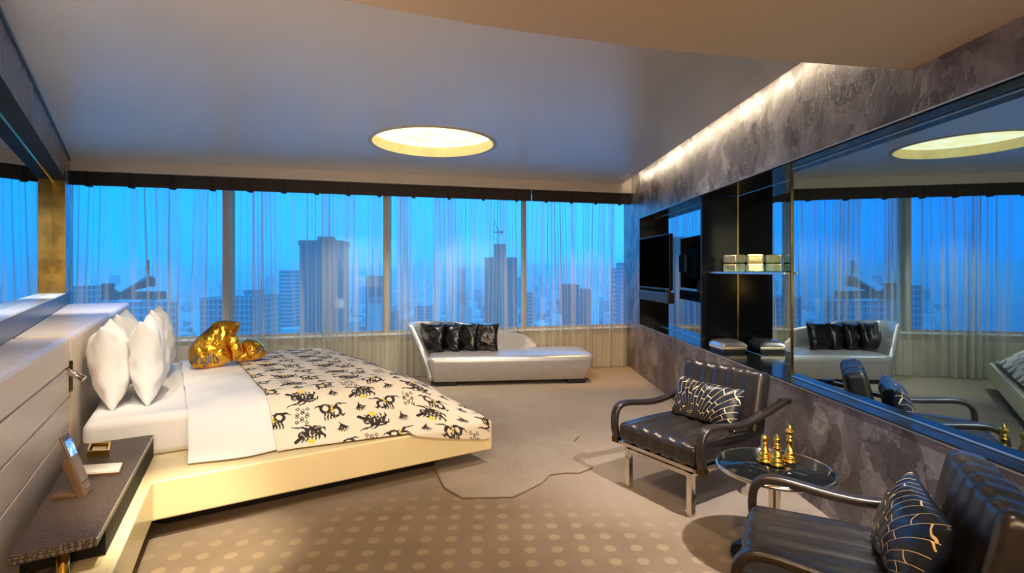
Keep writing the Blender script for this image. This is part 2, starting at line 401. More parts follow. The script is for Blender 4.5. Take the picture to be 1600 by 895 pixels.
# ---------------------------------------------------------------- room shell
def WR(Y, d, z): return (1.858 - .0213*Y + d, Y, z)                       # right wall frame
def rbox(mb, Y0, Y1, d0, d1, z0, z1):
    return mb.hexa([WR(Y0, d0, z0), WR(Y0, d1, z0), WR(Y1, d1, z0), WR(Y1, d0, z0), WR(Y0, d0, z1), WR(Y0, d1, z1), WR(Y1, d1, z1), WR(Y1, d0, z1)])
def WL(Y, d, z): return (-.576 - .7615*Y - .795*d, Y - .605*d, z)          # left wall frame, d goes into the wall
def lbox(mb, Y0, Y1, d0, d1, z0, z1):
    return mb.hexa([WL(Y0, d1, z0), WL(Y0, d0, z0), WL(Y1, d0, z0), WL(Y1, d1, z0), WL(Y0, d1, z1), WL(Y0, d0, z1), WL(Y1, d0, z1), WL(Y1, d1, z1)])
def WW(X, c, z): return (X, c + .26*X, z)                                  # window wall frame
def wbox(mb, X0, X1, c0, c1, z0, z1):
    return mb.hexa([WW(X0, c0, z0), WW(X1, c0, z0), WW(X1, c1, z0), WW(X0, c1, z0), WW(X0, c0, z1), WW(X1, c0, z1), WW(X1, c1, z1), WW(X0, c1, z1)])

struct(MB().prism([(-5.3, 6.2), (-5.3, 5.0), (-1.4, .9), (-1.4, -2.6), (2.2, -2.6), (2.2, 8.0)], -.1, 0).build('floor', M['carpet']))

mb = MB(); rbox(mb, -2.6, 7.75, 0, .4, 0, .68); rbox(mb, -2.6, 7.75, 0, .4, 2.09, 2.9); rbox(mb, 6.85, 7.75, 0, .4, .68, 2.09); rbox(mb, -2.6, -1.0, 0, .4, .68, 2.09)
struct(mb.build('wall_right', M['plaster']))
mb = MB(); lbox(mb, .9, 5.18, .11, .4, 1.165, 2.31); lbox(mb, .9, 5.18, 0, .11, 2.31, 2.9); lbox(mb, .9, 5.18, .11, .4, 2.31, 2.9); lbox(mb, 5.18, 6.05, 0, .4, 1.165, 2.9)
struct(mb.build('wall_left', M['plaster_left']))
mb = MB(); lbox(mb, .9, 6.05, 0, .4, 0, 1.165)
struct(mb.build('wall_left_base', M['black_dull']))
struct(MB().box(-1.6, -1.34, -2.6, 1.05, 0, 2.9).build('wall_left_rear', M['plaster_left']))
struct(MB().box(-1.6, 2.3, -2.8, -2.6, 0, 2.9).build('wall_back', M['soffit']))
mb = MB(); wbox(mb, -5.2, 1.95, 7.12, 7.36, 0, .574)
struct(mb.build('wall_window', M['sill_wall']))
mb = MB(); wbox(mb, -5.2, 1.95, 7.07, 7.12, .556, .58)
struct(mb.build('trim_1', M['sill_white']))
mb = MB(); wbox(mb, -5.3, 1.90, 6.848, 7.36, 2.495, 2.9)
struct(mb.build('trim_2', M['bulkhead']))

# main ceiling with the round recess and the light slot along the right wall
def slot_x(Y): return 1.70 + (1.565 - 1.70) * (Y - 3.01) / (7.1 - 3.01)
LC = Vector((-.755, 4.93)); LR = .585
bm = bmesh.new()
outer = [(-5.25, 6.05), (-5.25, 5.2), (-1.5, .4), (-1.5, -2.7), (slot_x(-2.7), -2.7), (slot_x(7.31), 7.31)]
ov = [bm.verts.new((x, y, 2.62)) for x, y in outer]; oe = [bm.edges.new((ov[i], ov[(i+1) % len(ov)])) for i in range(len(ov))]
cv = [bm.verts.new((LC.x + LR*math.cos(2*math.pi*k/96), LC.y + LR*math.sin(2*math.pi*k/96), 2.62)) for k in range(96)]
ce = [bm.edges.new((cv[i], cv[(i+1) % 96])) for i in range(96)]
bmesh.ops.triangle_fill(bm, use_beauty=True, edges=oe + ce)
ex = bmesh.ops.extrude_face_region(bm, geom=list(bm.faces)); bmesh.ops.translate(bm, vec=(0, 0, .05), verts=[g for g in ex['geom'] if isinstance(g, bmesh.types.BMVert)])
bmesh.ops.recalc_face_normals(bm, faces=bm.faces)
me = bpy.data.meshes.new('ceiling'); bm.to_mesh(me); bm.free(); me.materials.append(M['ceiling'])
ceil = bpy.data.objects.new('ceiling', me); C.objects.link(ceil); struct(ceil)
mb = MB().prism([(-5.6, 7.2), (-5.6, 4.6), (-1.7, .2), (-1.7, -2.8), (2.4, -2.8), (2.4, 8.2)], 2.88, 2.95)
struct(mb.build('ceiling_deck', M['bulkhead']))
# lowered ceiling over the camera, with a curved front edge
curve = [(-1.34, 1.0), (-1.1, 1.25), (-.85, 1.5), (-.569, 1.7175), (-.42, 1.78), (-.297, 1.828), (-.147, 1.885), (.02, 1.938), (.199, 1.991), (.519, 2.077), (.8, 2.143), (1.104, 2.203), (1.45, 2.263), (1.809, 2.322)]
struct(MB().prism(curve + [(1.92, -2.6), (-1.34, -2.6)], 2.306, 2.62).build('ceiling_lowered', M['soffit']))

# round ceiling light
t = thing('ceiling_light', 'large round recessed ceiling light glowing warm yellow', 'ceiling light', (LC.x, LC.y, 2.62))
seg = 96; ring = []
mb = MB()
def cyl(r, z0, z1):
    mb.add([(r*math.cos(2*math.pi*k/seg), r*math.sin(2*math.pi*k/seg), z) for z in (z0, z1) for k in range(seg)],
           [(k, (k+1) % seg, seg+(k+1) % seg, seg+k) for k in range(seg)], True)
cyl(LR-.001, -.004, .13)
mb.build('reveal', simple('warm_white_paint', (.85, .72, .42), .6), t)
mb = MB(); prof = [(LR-.012, -.006), (LR+.022, -.006), (LR+.022, .002), (LR-.012, .002), (LR-.012, -.006)]
vs = [(r*math.cos(2*math.pi*k/seg), r*math.sin(2*math.pi*k/seg), z) for r, z in prof for k in range(seg)]
mb.add(vs, [(i*seg+k, i*seg+(k+1) % seg, (i+1)*seg+(k+1) % seg, (i+1)*seg+k) for i in range(4) for k in range(seg)], True)
mb.build('rim', simple('rim_grey', (.5, .48, .46), .4), t)
m = bpy.data.materials.new('backlit_membrane'); m.use_nodes = True; n = m.node_tree; n.nodes.clear()
e = n.nodes.new('ShaderNodeEmission'); o_ = n.nodes.new('ShaderNodeOutputMaterial'); n.links.new(e.outputs[0], o_.inputs[0])
v = n.nodes.new('ShaderNodeTexVoronoi'); v.feature = 'SMOOTH_F1'; v.inputs['Scale'].default_value = 7; n.links.new(coords(n), v.inputs['Vector'])
n.links.new(ramp(n, v.outputs[0], [(0, (1, .92, .62)), (.6, (1, .76, .36))]), e.inputs[0]); e.inputs[1].default_value = 1.55
MB().add([(LR*math.cos(2*math.pi*k/seg), LR*math.sin(2*math.pi*k/seg), .1 + 0*k) for k in range(seg)], [tuple(range(seg))]).build('diffuser', m, t)

# cove light strip in the slot along the right wall
mb = MB()
for k in range(40):
    Y0 = 2.5 + k*(7.1-2.5)/40; xx = slot_x(Y0)
    mb.box(xx-.012, xx+.003, Y0, Y0+.10, 2.672, 2.684)
o_ = mb.build('cove_light_strip', emit('led_warm_white', (1, .84, .58), 42)); tag(o_, 'warm light strip hidden in the ceiling slot along the right wall', 'light strip')
sp_ = 2.2

# windows
XM = [-3.46, -1.639, .162]
segs = [(-5.3, XM[0]), (XM[0], XM[1]), (XM[1], XM[2]), (XM[2], 1.80)]
for i, (a, c) in enumerate(segs):
    mb = MB(); wbox(mb, a, c, 7.158, 7.164, .58, 2.85); wdw = struct(mb.build('window_%d' % (i+1), M['glass']))
    mb = MB(); hw = .037
    if i < 3: wbox(mb, c-hw, c+hw, 7.09, 7.22, .574, 2.86)
    if i == 3: wbox(mb, c-.02, c+.05, 7.09, 7.22, .574, 2.86)
    wbox(mb, a, c, 7.13, 7.2, .574, .605)
    mb.build('window_frame', M['window_frame'], wdw)

# blinds
bl = [(-4.93, -3.335), (-3.325, -1.52), (-1.51, .262), (.272, 1.70)]
bl_lab = ['dark slatted blind raised above the leftmost window beside the left wall', 'dark slatted blind raised above the second window from the left, behind the bed',
          'dark slatted blind raised above the window behind the daybed, third from the left', 'dark slatted blind raised above the rightmost window next to the right wall']
for i, (a, c) in enumerate(bl):
    t = thing('window_blind', bl_lab[i], 'blind', WW((a+c)/2, 6.92, 2.35), 0, 'raised dark blinds along the window wall')
    mb = MB(); wbox(mb, a, c, 6.90, 6.95, 2.345, 2.50); mb.build('slat_stack', M['blind'], t, True)
    nt_ = 4 if i != 1 else 5
    for k in range(nt_):
        x = a + (c-a)*(k+.55)/nt_
        mb = MB(); wbox(mb, x-.017, x+.017, 6.893, 6.957, 2.328, 2.50); mb.build('tape', M['leather_tape'], t, True)

# sheer curtains
cu_lab = ['sheer beige curtain over the leftmost window, beside the headboard', 'sheer beige curtain over the second window from the left, behind the bed',
          'sheer beige curtain over the third window from the left, behind the daybed cushions', 'sheer beige curtain over the rightmost window, behind the daybed end']
cs = [(-5.1, -3.43), (-3.42, -1.66), (-1.64, .10), (.12, 1.69)]
for i, (a, c) in enumerate(cs):
    rnd = random.Random(40+i)
    nf = int((c-a)/(.145 if i == 0 else .105)); ph = [rnd.uniform(0, 6.28) for _ in range(8)]
    amp = [rnd.uniform(.3, 1.6) for _ in range(nf+2)]
    def cur(u, v, a=a, c=c, nf=nf, ph=ph, amp=amp, i=i):
        z = 0.012 + v*(2.42-.012); q = u*nf + .35*math.sin(u*17+ph[0]) + .25*math.sin(u*7+ph[1]) + (1-v)*.35*math.sin(u*9+ph[2])
        k = int(max(0, min(nf, q))); fr_ = q - math.floor(q)
        A = amp[k]*(1-fr_) + amp[min(k+1, nf+1)]*fr_
        g = .55 + .45*(1-v)
        dy = .036*A*g*math.sin(2*math.pi*q); dx = -.018*A*g*math.sin(4*math.pi*q) + (1-v)*.03*math.sin(u*12+ph[3])
        x = a + u*(c-a) + dx*min(1, u*8, (1-u)*8)
        return WW(x, 6.995+dy, z)
    mb = MB().grid(cur, int((c-a)/.006), 16); o_ = mb.build('sheer_curtain', M['sheer'], fix=False)
    tag(o_, cu_lab[i], 'curtain', 'sheer curtains along the window wall')

# ---------------------------------------------------------------- right wall: trims, mirrors, niche, TV
mb = MB(); rbox(mb, -1, 6.85, -.004, .33, .672, .682); rbox(mb, -1, 6.85, -.004, .33, 2.085, 2.098); rbox(mb, 6.842, 6.86, -.004, .33, .682, 2.085)
struct(mb.build('trim_3', M['reveal_black']))
mb = MB(); rbox(mb, -1, 6.86, -.008, -.002, .668, .676); rbox(mb, -1, 6.86, -.008, -.002, 2.094, 2.102)
struct(mb.build('trim_4', M['steel_edge']))
def mirror(name, lab, Y0, Y1, d, edge=True):
    t = thing(name, lab, 'mirror', WR(Y0, d, .682))
    mb = MB(); rbox(mb, Y0, Y1, d, d+.02, .684, 2.083); mb.build('glass_panel', M['mirror'], t, True)
    if edge:
        for za, zb in ((.684, .69), (2.077, 2.083)):
            mb = MB(); rbox(mb, Y0, Y1, d-.008, d+.0, za, zb); mb.build('edge_strip', M['steel_edge'], t, True)
    return t
mirror('wall_mirror', 'wide blue-tinted mirror on the right wall beside the armchairs, reflecting the daybed', -1, 3.45, .10)
mirror('wall_mirror', 'mirror panel behind the wall-mounted television', 4.79, 6.842, .19)
mirror('wall_mirror', 'narrow mirror at the back of the black display niche', 3.45, 4.74, .335, False)
mb = MB(); rbox(mb, 3.425, 3.45, .12, .335, .684, 2.083); struct(mb.build('trim_5', M['reveal_black']))
mb = MB(); rbox(mb, 3.44, 3.452, .092, .125, .684, 2.083); struct(mb.build('trim_6', M['brass_dark']))
t = thing('niche_panel', 'black glass upright panel forming the far side of the display niche', 'panel', WR(4.75, 0, .682))
mb = MB(); rbox(mb, 4.745, 4.785, .005, .335, .684, 2.083); mb.build('panel_board', M['reveal_black'], t, True)
mb = MB(); rbox(mb, 4.737, 4.745, .327, .335, .684, 2.083); mb.build('corner_strip', M['brass_dark'], t, True)
# glass shelf
t = thing('glass_shelf', 'thin glass shelf in the black niche holding gold boxes', 'shelf', WR(4.1, .2, 1.365))
mb = MB(); rbox(mb, 3.46, 4.735, .06, .333, 1.372, 1.384); mb.build('shelf_board', simple('shelf_glass', (.25, .5, .55), .08, .3), t, True)
mb = MB(); rbox(mb, 3.46, 4.735, .054, .06, 1.370, 1.386); mb.build('shelf_edge', M['steel_edge'], t, True)

def lidded_box(name, lab, Y, d, sx_, sy_, h, rz):
    c = WR(Y, d, 1.3845)
    t = thing(name, lab, 'box', c, rz, 'gold boxes on the glass shelf')
    for nm, z0, z1 in (('box_body', 0, h*.48), ('lid', h*.52, h)):
        b = MB().box(-sx_/2, sx_/2, -sy_/2, sy_/2, z0, z1).build(nm, M['gold_box'], t, bevel=.017, seg=3)
    MB().box(-sx_/2+.01, sx_/2-.01, -sy_/2+.01, sy_/2-.01, h*.46, h*.54).build('clasp_band', M['brass_dark'], t)
    return t
lidded_box('gold_box', 'hammered gold lidded box at the far end of the glass shelf', 4.44, .165, .135, .135, .15, .5)
lidded_box('gold_box', 'hammered gold lidded box nearest the camera on the glass shelf', 4.10, .175, .125, .125, .142, -.35)
spot('niche_downlight', WR(3.9, .07, 2.05), WR(4.25, .17, 1.4), 30, (1, .85, .6), 70, .5, .01)

# silver case on the niche base
t = thing('silver_case', 'rounded silver case lying on the base of the black niche', 'case', WR(4.56, .16, .684), .1)
def case_top(u, v):
    x = (u-.5)*.24; y = (v-.5)*.28; e = (1-(2*u-1)**4)*(1-(2*v-1)**4)
    return (x*(1-.06*(2*v-1)**2), y, .055 + .045*max(0, e)**.5)
MB().grid(case_top, 24, 24).build('domed_lid', M['silver_case'], t)
MB().box(-.11, .11, -.13, .13, .02, .056).build('case_body', M['silver_case'], t, bevel=.008)
MB().box(-.10, .10, -.115, .115, .0, .02).build('foot_frame', M['black_dull'], t)

# television on its arm
A_, B_ = Vector((1.655, 6.53)), Vector((1.735, 5.55)); dv = (B_-A_); Ltv = dv.length; ang_ = math.atan2(dv.y, dv.x)
mid = (A_+B_)/2
t = thing('television', 'black flat television on a swivel arm on the right wall, with a soundbar below', 'television', (mid.x, mid.y, 1.18), ang_)
# local x along the screen (towards camera), +y away from the room's wall side
MB().box(-Ltv/2, Ltv/2, -.03, .012, 0, .62).build('housing', M['black_gloss'], t, bevel=.004)
MB().box(-Ltv/2+.012, Ltv/2-.012, -.034, -.029, .022, .608).build('screen', simple('screen_black', (.002, .002, .0025), .5, 0, 3, .1, Specular_IOR_Level=0), t)
MB().box(-Ltv/2+.02, Ltv/2+.005, -.05, .03, -.145, -.025).build('soundbar', M['black_dull'], t, bevel=.012)
MB().box(-.2, .2, .012, .03, .12, .48).build('back_plate', M['black_dull'], t)
MB().box(.3, .34, -.0, .05, -.1, .1).build('soundbar_bracket', M['black_dull'], t)
mb = MB(); mb.box(-.03, .03, .03, .125, .27, .33); mb.box(-.12, .12, .12, .135, .2, .4); mb.build('wall_arm', M['black_dull'], t)
o_ = [x for x in C.objects if x.parent == t]
# screen must face the bed (-X side): local -y or +y
if (Matrix.Rotation(ang_, 4, 'Z') @ Vector((0, -1, 0))).x > 0:
    for x in o_:
        for v in x.data.vertices: v.co.y *= -1
        b = bmesh.new(); b.from_mesh(x.data); bmesh.ops.recalc_face_normals(b, faces=b.faces); b.to_mesh(x.data); b.free()

# ---------------------------------------------------------------- left wall mirror and frame
t = thing('wall_mirror', 'long mirror set in the left wall above the headboard', 'mirror', WL(1.0, .1, 1.165))
mb = MB(); lbox(mb, 1.0, 5.172, .1, .11, 1.17, 2.305); mb.build('glass_panel', M['mirror'], t, True)
mb = MB(); lbox(mb, 1.0, 5.17, .092, .1, 2.297, 2.305); mb.build('edge_strip', M['gold'], t, True)
mb = MB(); lbox(mb, .95, 5.18, -.003, .1, 1.16, 1.17); struct(mb.build('trim_7', M['sill_white']))
mb = MB(); lbox(mb, 5.165, 5.183, -.003, .1, 1.17, 2.305); struct(mb.build('trim_8', M['brass_dark']))
mb = MB(); lbox(mb, .95, 5.18, -.003, .1, 2.305, 2.315); struct(mb.build('trim_9', M['matt_black']))
mb = MB(); lbox(mb, .95, 5.6, -.012, 0, 2.595, 2.62); struct(mb.build('shadow_gap_strip', M['black_dull']))  # black strip in place of the shadow gap under the ceiling

# ---------------------------------------------------------------- headboard (against the left wall)
def hx(Y): return -.648 - .633*Y - .0
t = thing('headboard', 'champagne leather panelled headboard running along the left wall', 'headboard', (-3.2, 4.0, 0))
def hb(name, Y0, Y1, grooves, far=False):
    # front face profile (offset out of the wall, z): rounded top edge and horizontal seams
    prof = [(0, .0)]
    for g in grooves: prof += [(0, g-.008), (.012, g-.002), (.012, g+.002), (0, g+.008)]
    prof += [(0, 1.01), (.004, 1.025), (.012, 1.036), (.025, 1.04)]
    nx, ny = -.845, -.535           # into the wall
    mb = MB(); vs = []
    for Y in (Y0, Y1):
        for o, z in prof: vs.append((hx(Y)+nx*o, Y+ny*o, z))
        wl = WL(Y + (.0 if Y < 5 else -.0), -.004, 0)
        # back line: meet the wall going straight into it
        d = 0
        p = Vector((hx(Y), Y)); q = p.copy()
        for _ in range(400):
            if q.x <= -.576 - .7615*q.y + .006: break
            q += Vector((nx, ny))*.005
        vs.append((q.x, q.y, 1.04)); vs.append((q.x, q.y, 0))
    n_ = len(vs)//2
    fs = [(i, (i+1) % n_, n_+(i+1) % n_, n_+i) for i in range(n_)] + [tuple(range(n_))[::-1], tuple(range(n_, 2*n_))]
    mb.add(vs, fs)
    return mb.build(name, M['headboard'], t, True)
hb('near_panel', 1.15, 2.80, (.546, .709, .872))
hb('far_panel', 2.84, 5.72, ())
mb = MB(); Ya, Yb = 2.80, 2.84; nx, ny = -.845, -.535
mb.hexa([(hx(Ya)+nx*.2, Ya+ny*.2, 0), (hx(Ya)+nx*.012, Ya+ny*.012, 0), (hx(Yb)+nx*.012, Yb+ny*.012, 0), (hx(Yb)+nx*.2, Yb+ny*.2, 0),
         (hx(Ya)+nx*.2, Ya+ny*.2, 1.03), (hx(Ya)+nx*.012, Ya+ny*.012, 1.03), (hx(Yb)+nx*.012, Yb+ny*.012, 1.03), (hx(Yb)+nx*.2, Yb+ny*.2, 1.03)])
o_ = mb.build('lit_gap_strip', M['gold'], t, True); o_['label'] = 'gold strip standing for the lit gap between the two leather panels'  # gold colour stands in for light in the gap between panels

# ---------------------------------------------------------------- bed
BR = math.atan2(.5315, .847); BF = Vector((-.1425, 3.677, 0))
Binv = (Matrix.Translation(BF) @ Matrix.Rotation(BR, 4, 'Z')).inverted()
def bl_(x, y):                        # world xy -> bed local
    p = Binv @ Vector((x, y, 0)); return (p.x, p.y)
bed = thing('bed_base', 'low cream lacquered platform bed base floating over a dark plinth', 'bed', BF, BR)
poly = [(-.0, 0), (-.36, 2.78), (-2.37, 2.78), (-2.37, .55)]
poly += [bl_(-2.25, 2.92), bl_(-1.60, 1.76), bl_(-1.20, 1.08), bl_(-1.05, 1.155), bl_(-1.434, 1.84), bl_(-1.735, 2.413), (-2.0, 0)]
poly[-1] = bl_(-1.836, 2.614)
MB().prism(poly, .115, .32).build('platform', M['cream'], bed, bevel=.012, seg=3)
MB().prism([(-.32, .22), (-.5, 2.5), (-2.3, 2.5), (-2.3, .5), (-1.95, .22)], 0.0, .115).build('plinth', M['black_dull'], bed)

def bfoot(x, y): return x - .13*y*max(0, min(1, (x+2.39)/2.39))
# mattress
mt = thing('mattress', 'thick white-sheeted mattress on the cream platform', 'mattress', BF + Vector((0, 0, .32)), BR)
mb = MB().prism([(-2.34, .42), (-.42, .42), (-.72, 2.40), (-2.34, 2.40)], 0, .245)
mb.build('mattress_core', M['linen'], mt, bevel=.055, seg=5)

def cloth(name, lab, cat, s0, s1, hem, hang, ridge_z, mat, ns, step, cover, thick=0, seed=1, near_ridge=.44, group=None, foot=False, wr=.004):
    """cloth laid across the bed; s runs along the bed, t across; returns object and (S,T) metres per vertex"""
    S = np.linspace(s0, s1, ns)
    cols = []; Tmax = 0
    for s in S:
        f = 1.0
        if foot:
            q = min(1, max(0, (-s) / .52)); f = 1-(1-q)**1.7
        top = .338 + (ridge_z-.338)*f
        h = hang(s); y0 = hem(s)
        pl = []
        if h > 0: pl += [(-.016, .322-h), (-.014, .322)]
        else: pl += [(y0, .328)]
        pl += [(max(y0, 0)+.03, .336), (near_ridge-.12, .338+(top-.338)*.80), (near_ridge, .338+(top-.338)*.97), (near_ridge+.12, top), (1.4, top+.012*f), (2.30, top), (2.42, .338+(top-.338)*.85), (2.55, .345), (2.74, .335)]
        for _ in range(2):   # corner cutting
            q = [pl[0]]
            for a, b in zip(pl[:-1], pl[1:]):
                q += [(a[0]*.75+b[0]*.25, a[1]*.75+b[1]*.25), (a[0]*.25+b[0]*.75, a[1]*.25+b[1]*.75)]
            q.append(pl[-1]); pl = q
        pl = np.array(pl); L = np.concatenate([[0], np.cumsum(np.hypot(*np.diff(pl, axis=0).T))])
        cols.append((pl, L)); Tmax = max(Tmax, L[-1])
    nt2 = int(Tmax/step)+1
    V = np.zeros((ns, nt2, 3)); ST = np.zeros((ns, nt2, 2))
    for i, (pl, L) in enumerate(cols):
        T = np.linspace(0, L[-1], nt2)
        y = np.interp(T, L, pl[:, 0]); z = np.interp(T, L, pl[:, 1])
        s = S[i]; sh = np.clip((s+2.39)/2.39, 0, 1)
        wrk = wr*(np.sin(T*11+s*9+seed)+.6*np.sin(T*23-s*17+seed*2)+.5*np.sin(s*31+T*4))
        V[i, :, 0] = s - .13*y*sh + wrk*.5; V[i, :, 1] = y; V[i, :, 2] = z + wrk*np.clip((y-.1)*4, 0, 1) + wr*1.2
        ST[i, :, 0] = s - s0; ST[i, :, 1] = L[-1]-T
    vid = np.arange(ns*nt2).reshape(ns, nt2)
    q = np.stack([vid[:-1, :-1], vid[1:, :-1], vid[1:, 1:], vid[:-1, 1:]], -1).reshape(-1, 4)
    me = bpy.data.meshes.new(name); me.vertices.add(ns*nt2); me.vertices.foreach_set('co', V.reshape(-1))
    me.loops.add(q.size); me.loops.foreach_set('vertex_index', q.reshape(-1).astype(np.int32))
    me.polygons.add(len(q)); me.polygons.foreach_set('loop_start', np.arange(0, q.size, 4, dtype=np.int32)); me.polygons.foreach_set('loop_total', np.full(len(q), 4, dtype=np.int32))
    me.polygons.foreach_set('use_smooth', [True]*len(q)); me.update(calc_edges=True); me.validate()
    me.materials.append(mat)
    o = bpy.data.objects.new(name, me); C.objects.link(o); o.location = BF; o.rotation_euler = (0, 0, BR)
    tag(o, lab, cat, group)
    if thick:
        md = o.modifiers.new('thickness', 'SOLIDIFY'); md.thickness = thick; md.offset = 1
    return o, ST

cloth('top_sheet', 'smooth white top sheet folded back beside the printed cover, hanging over the bed side', 'sheet',
      -1.84, -1.33, lambda s: .13+.03*math.sin(s*9), lambda s: 0, .583, M['linen'], 60, .02, None, .006, 3, .46)

# printed cover: rasterise the motifs on the cloth's own metres
m, n, b = new_mat('printed_cotton'); at = n.nodes.new('ShaderNodeAttribute'); at.attribute_name = 'print'
n.links.new(at.outputs['Color'], b.inputs['Base Color']); setp(b, Roughness=.8, Specular_IOR_Level=.2); fb = tex_noise(n, 30, 3, .6, coords(n)); bump(n, b, fb.outputs[0], .25, .006)
def hang_f(s):
    q = min(1, max(0, (s+.62)/.55)); return .125*q**.8 if s > -.62 else 0
duv, ST = cloth('printed_cover', 'cream bed cover printed with black creatures and yellow flecks', 'bed cover',
      -1.40, -.035, lambda s: .10*min(1, max(0, (-s-.6)/.7)), hang_f, .607, m, 380, .0042, None, .004, 1, .44, foot=True)
RES = .0035; W_ = int(1.45/RES); H_ = int(3.4/RES); img = np.zeros((W_, H_), np.int8)
def stamp(x, y, r, val):
    i0, i1 = int((x-r)/RES), int((x+r)/RES)+2; j0, j1 = int((y-r)/RES), int((y+r)/RES)+2
    i0 = max(i0, 0); j0 = max(j0, 0); i1 = min(i1, W_); j1 = min(j1, H_)
    if i0 >= i1 or j0 >= j1: return
    ii, jj = np.mgrid[i0:i1, j0:j1]
    mk_ = (ii*RES-x)**2+(jj*RES-y)**2 < r*r
    img[i0:i1, j0:j1][mk_] = val
def stroke(pts, r0, r1, T, val=1):
    for k in range(len(pts)-1):
        a, b = pts[k], pts[k+1]; L = math.dist(a, b); m_ = max(1, int(L/.003))
        for q in range(m_+1):
            f = (k+q/m_)/(len(pts)-1); p = (a[0]+(b[0]-a[0])*q/m_, a[1]+(b[1]-a[1])*q/m_)
            x, y = T(p); stamp(x, y, max(.0018, (r0+(r1-r0)*f)*T.s*1.22), val)
def TF(cx, cy, ang, s, flip=1):
    ca, sa = math.cos(ang), math.sin(ang)
    def f(p):
        x, y = p[0]*flip*s, p[1]*s; return (cx+x*ca-y*sa, cy+x*sa+y*ca)
    f.s = s; return f
def arc(cx, cy, r, a0, a1, n_=9, k=0): return [(cx+(r+k*i/n_)*math.cos(a0+(a1-a0)*i/n_), cy+(r+k*i/n_)*math.sin(a0+(a1-a0)*i/n_)) for i in range(n_+1)]
def creature(T):
    stroke([(-.095, .045), (-.06, .02), (-.02, -.02), (.03, -.025), (.07, .0)], .010, .012, T)
    stroke(arc(-.045, .0, .022, 0, 5), .007, .005, T); stroke(arc(.055, -.01, .018, 1, 6), .008, .005, T)
    for k in range(5): stroke([(-.03+.022*k, -.005), (-.045+.026*k, .038), (-.06+.028*k, .055)], .007, .002, T)
    stroke([(.0, -.03), (-.04, -.055), (-.09, -.06), (-.11, -.072)], .008, .002, T)
    stroke([(.03, -.035), (.0, -.062), (-.03, -.07)], .006, .003, T)
    stroke([(.07, .0), (.095, .03), (.09, .05)], .009, .003, T); stroke([(.06, -.03), (.10, -.035), (.105, -.01)], .007, .003, T)
    for (x, y) in ((-.045, 0), (.0, -.012), (.03, .005), (.056, -.01), (-.01, .03)): stamp(*T((x, y)), .0045*T.s, 0)
    for (x, y) in ((-.012, .058), (.008, .062), (-.002, .045)): stamp(*T((x, y)), .0115*T.s, 2)
def serpent(T):
    stroke(arc(-.04, -.02, .03, .5, 6.2, 14), .009, .007, T); stroke(arc(.02, .02, .034, 3.6, 9.0, 14), .010, .007, T)
    stroke([(.02, -.012), (.05, -.04), (.08, -.035), (.115, -.03)], .010, .002, T); stroke([(-.06, -.045), (-.09, -.05), (-.115, -.035)], .008, .002, T)
    for k in range(4): stroke([(-.05+.02*k, .02), (-.06+.02*k, .06), (-.052+.02*k, .07)], .006, .002, T)
    stroke([(.05, .03), (.062, .062), (.08, .05)], .007, .003, T)
    stroke(arc(0, -.02, .017, 0, 6), .003, .003, T)
    for (x, y) in ((.0, -.01), (.012, -.028), (-.004, .01)): stamp(*T((x, y)), .008*T.s, 2)
def carve(T, seed):
    rr = random.Random(seed)
    for _ in range(16):
        x, y = rr.uniform(-.09, .09), rr.uniform(-.05, .05); a = rr.uniform(0, 6.28)
        for q in range(4): stamp(*T((x+math.cos(a+q*.4)*.003*q, y+math.sin(a+q*.4)*.003*q)), .0017, 0)
def shells(T):
    for k in range(12):
        x = -.03+.03*(k % 3); y = -.048+.03*(k//3)+.012*(k % 2)
        pts = [(x-.011, y), (x, y+.013), (x+.011, y), (x, y-.013), (x-.011, y)]
        stroke(pts, .0024, .0024, T)
def leaf(T):
    for k in range(-3, 4):
        a = k*.42; stroke([(0, -.02), (.022*math.sin(a), .012*math.cos(a)-.005), (.042*math.sin(a), .045*math.cos(a)-.01)], .0075, .002, T)
    stroke([(0, -.02), (-.01, -.05)], .005, .002, T); stamp(*T((.006, .012)), .004*T.s, 0); stamp(*T((-.008, .0)), .004*T.s, 0)
rnd = random.Random(5)
row = 0; t_ = .05
while t_ < 3.3:
    s_ = (-.1 if row % 2 else .08); k = row
    while s_ < 1.5:
        kinds = [(creature, .24), (leaf, .155), (creature, .24), (leaf, .15)] if row % 2 == 0 else [(shells, .125), (serpent, .235), (leaf, .13), (serpent, .215)]
        fn, wd = kinds[k % 4]
        T = TF(s_+wd/2, t_+rnd.uniform(-.012, .012), rnd.uniform(-.25, .25) + (math.pi if fn is creature and (k//2) % 2 else 0), .92, -1 if (k//2) % 2 else 1)
        if fn is creature:
            for q in range(3): stroke([(-.06+.04*q, .02-.01*q), (-.03+.04*q, .045-.02*q), (.0+.04*q, .02)], .006, .003, T)
            stroke([(-.02, -.03), (.04, -.05), (.08, -.045)], .009, .003, T)
        fn(T)
        if fn in (creature, serpent): carve(T, k*7+row*31)
        s_ += wd; k += 1
    t_ += .136; row += 1
ii = np.clip((ST[..., 0]/RES).astype(int), 0, W_-1); jj = np.clip((ST[..., 1]/RES).astype(int), 0, H_-1)
pal = np.array([(.80, .70, .56, 1), (.035, .028, .026, 1), (.85, .60, .03, 1)], np.float32)
colr = pal[img[ii, jj]].reshape(-1, 4)
ca = duv.data.color_attributes.new('print', 'FLOAT_COLOR', 'POINT'); ca.data.foreach_set('color', colr.reshape(-1))

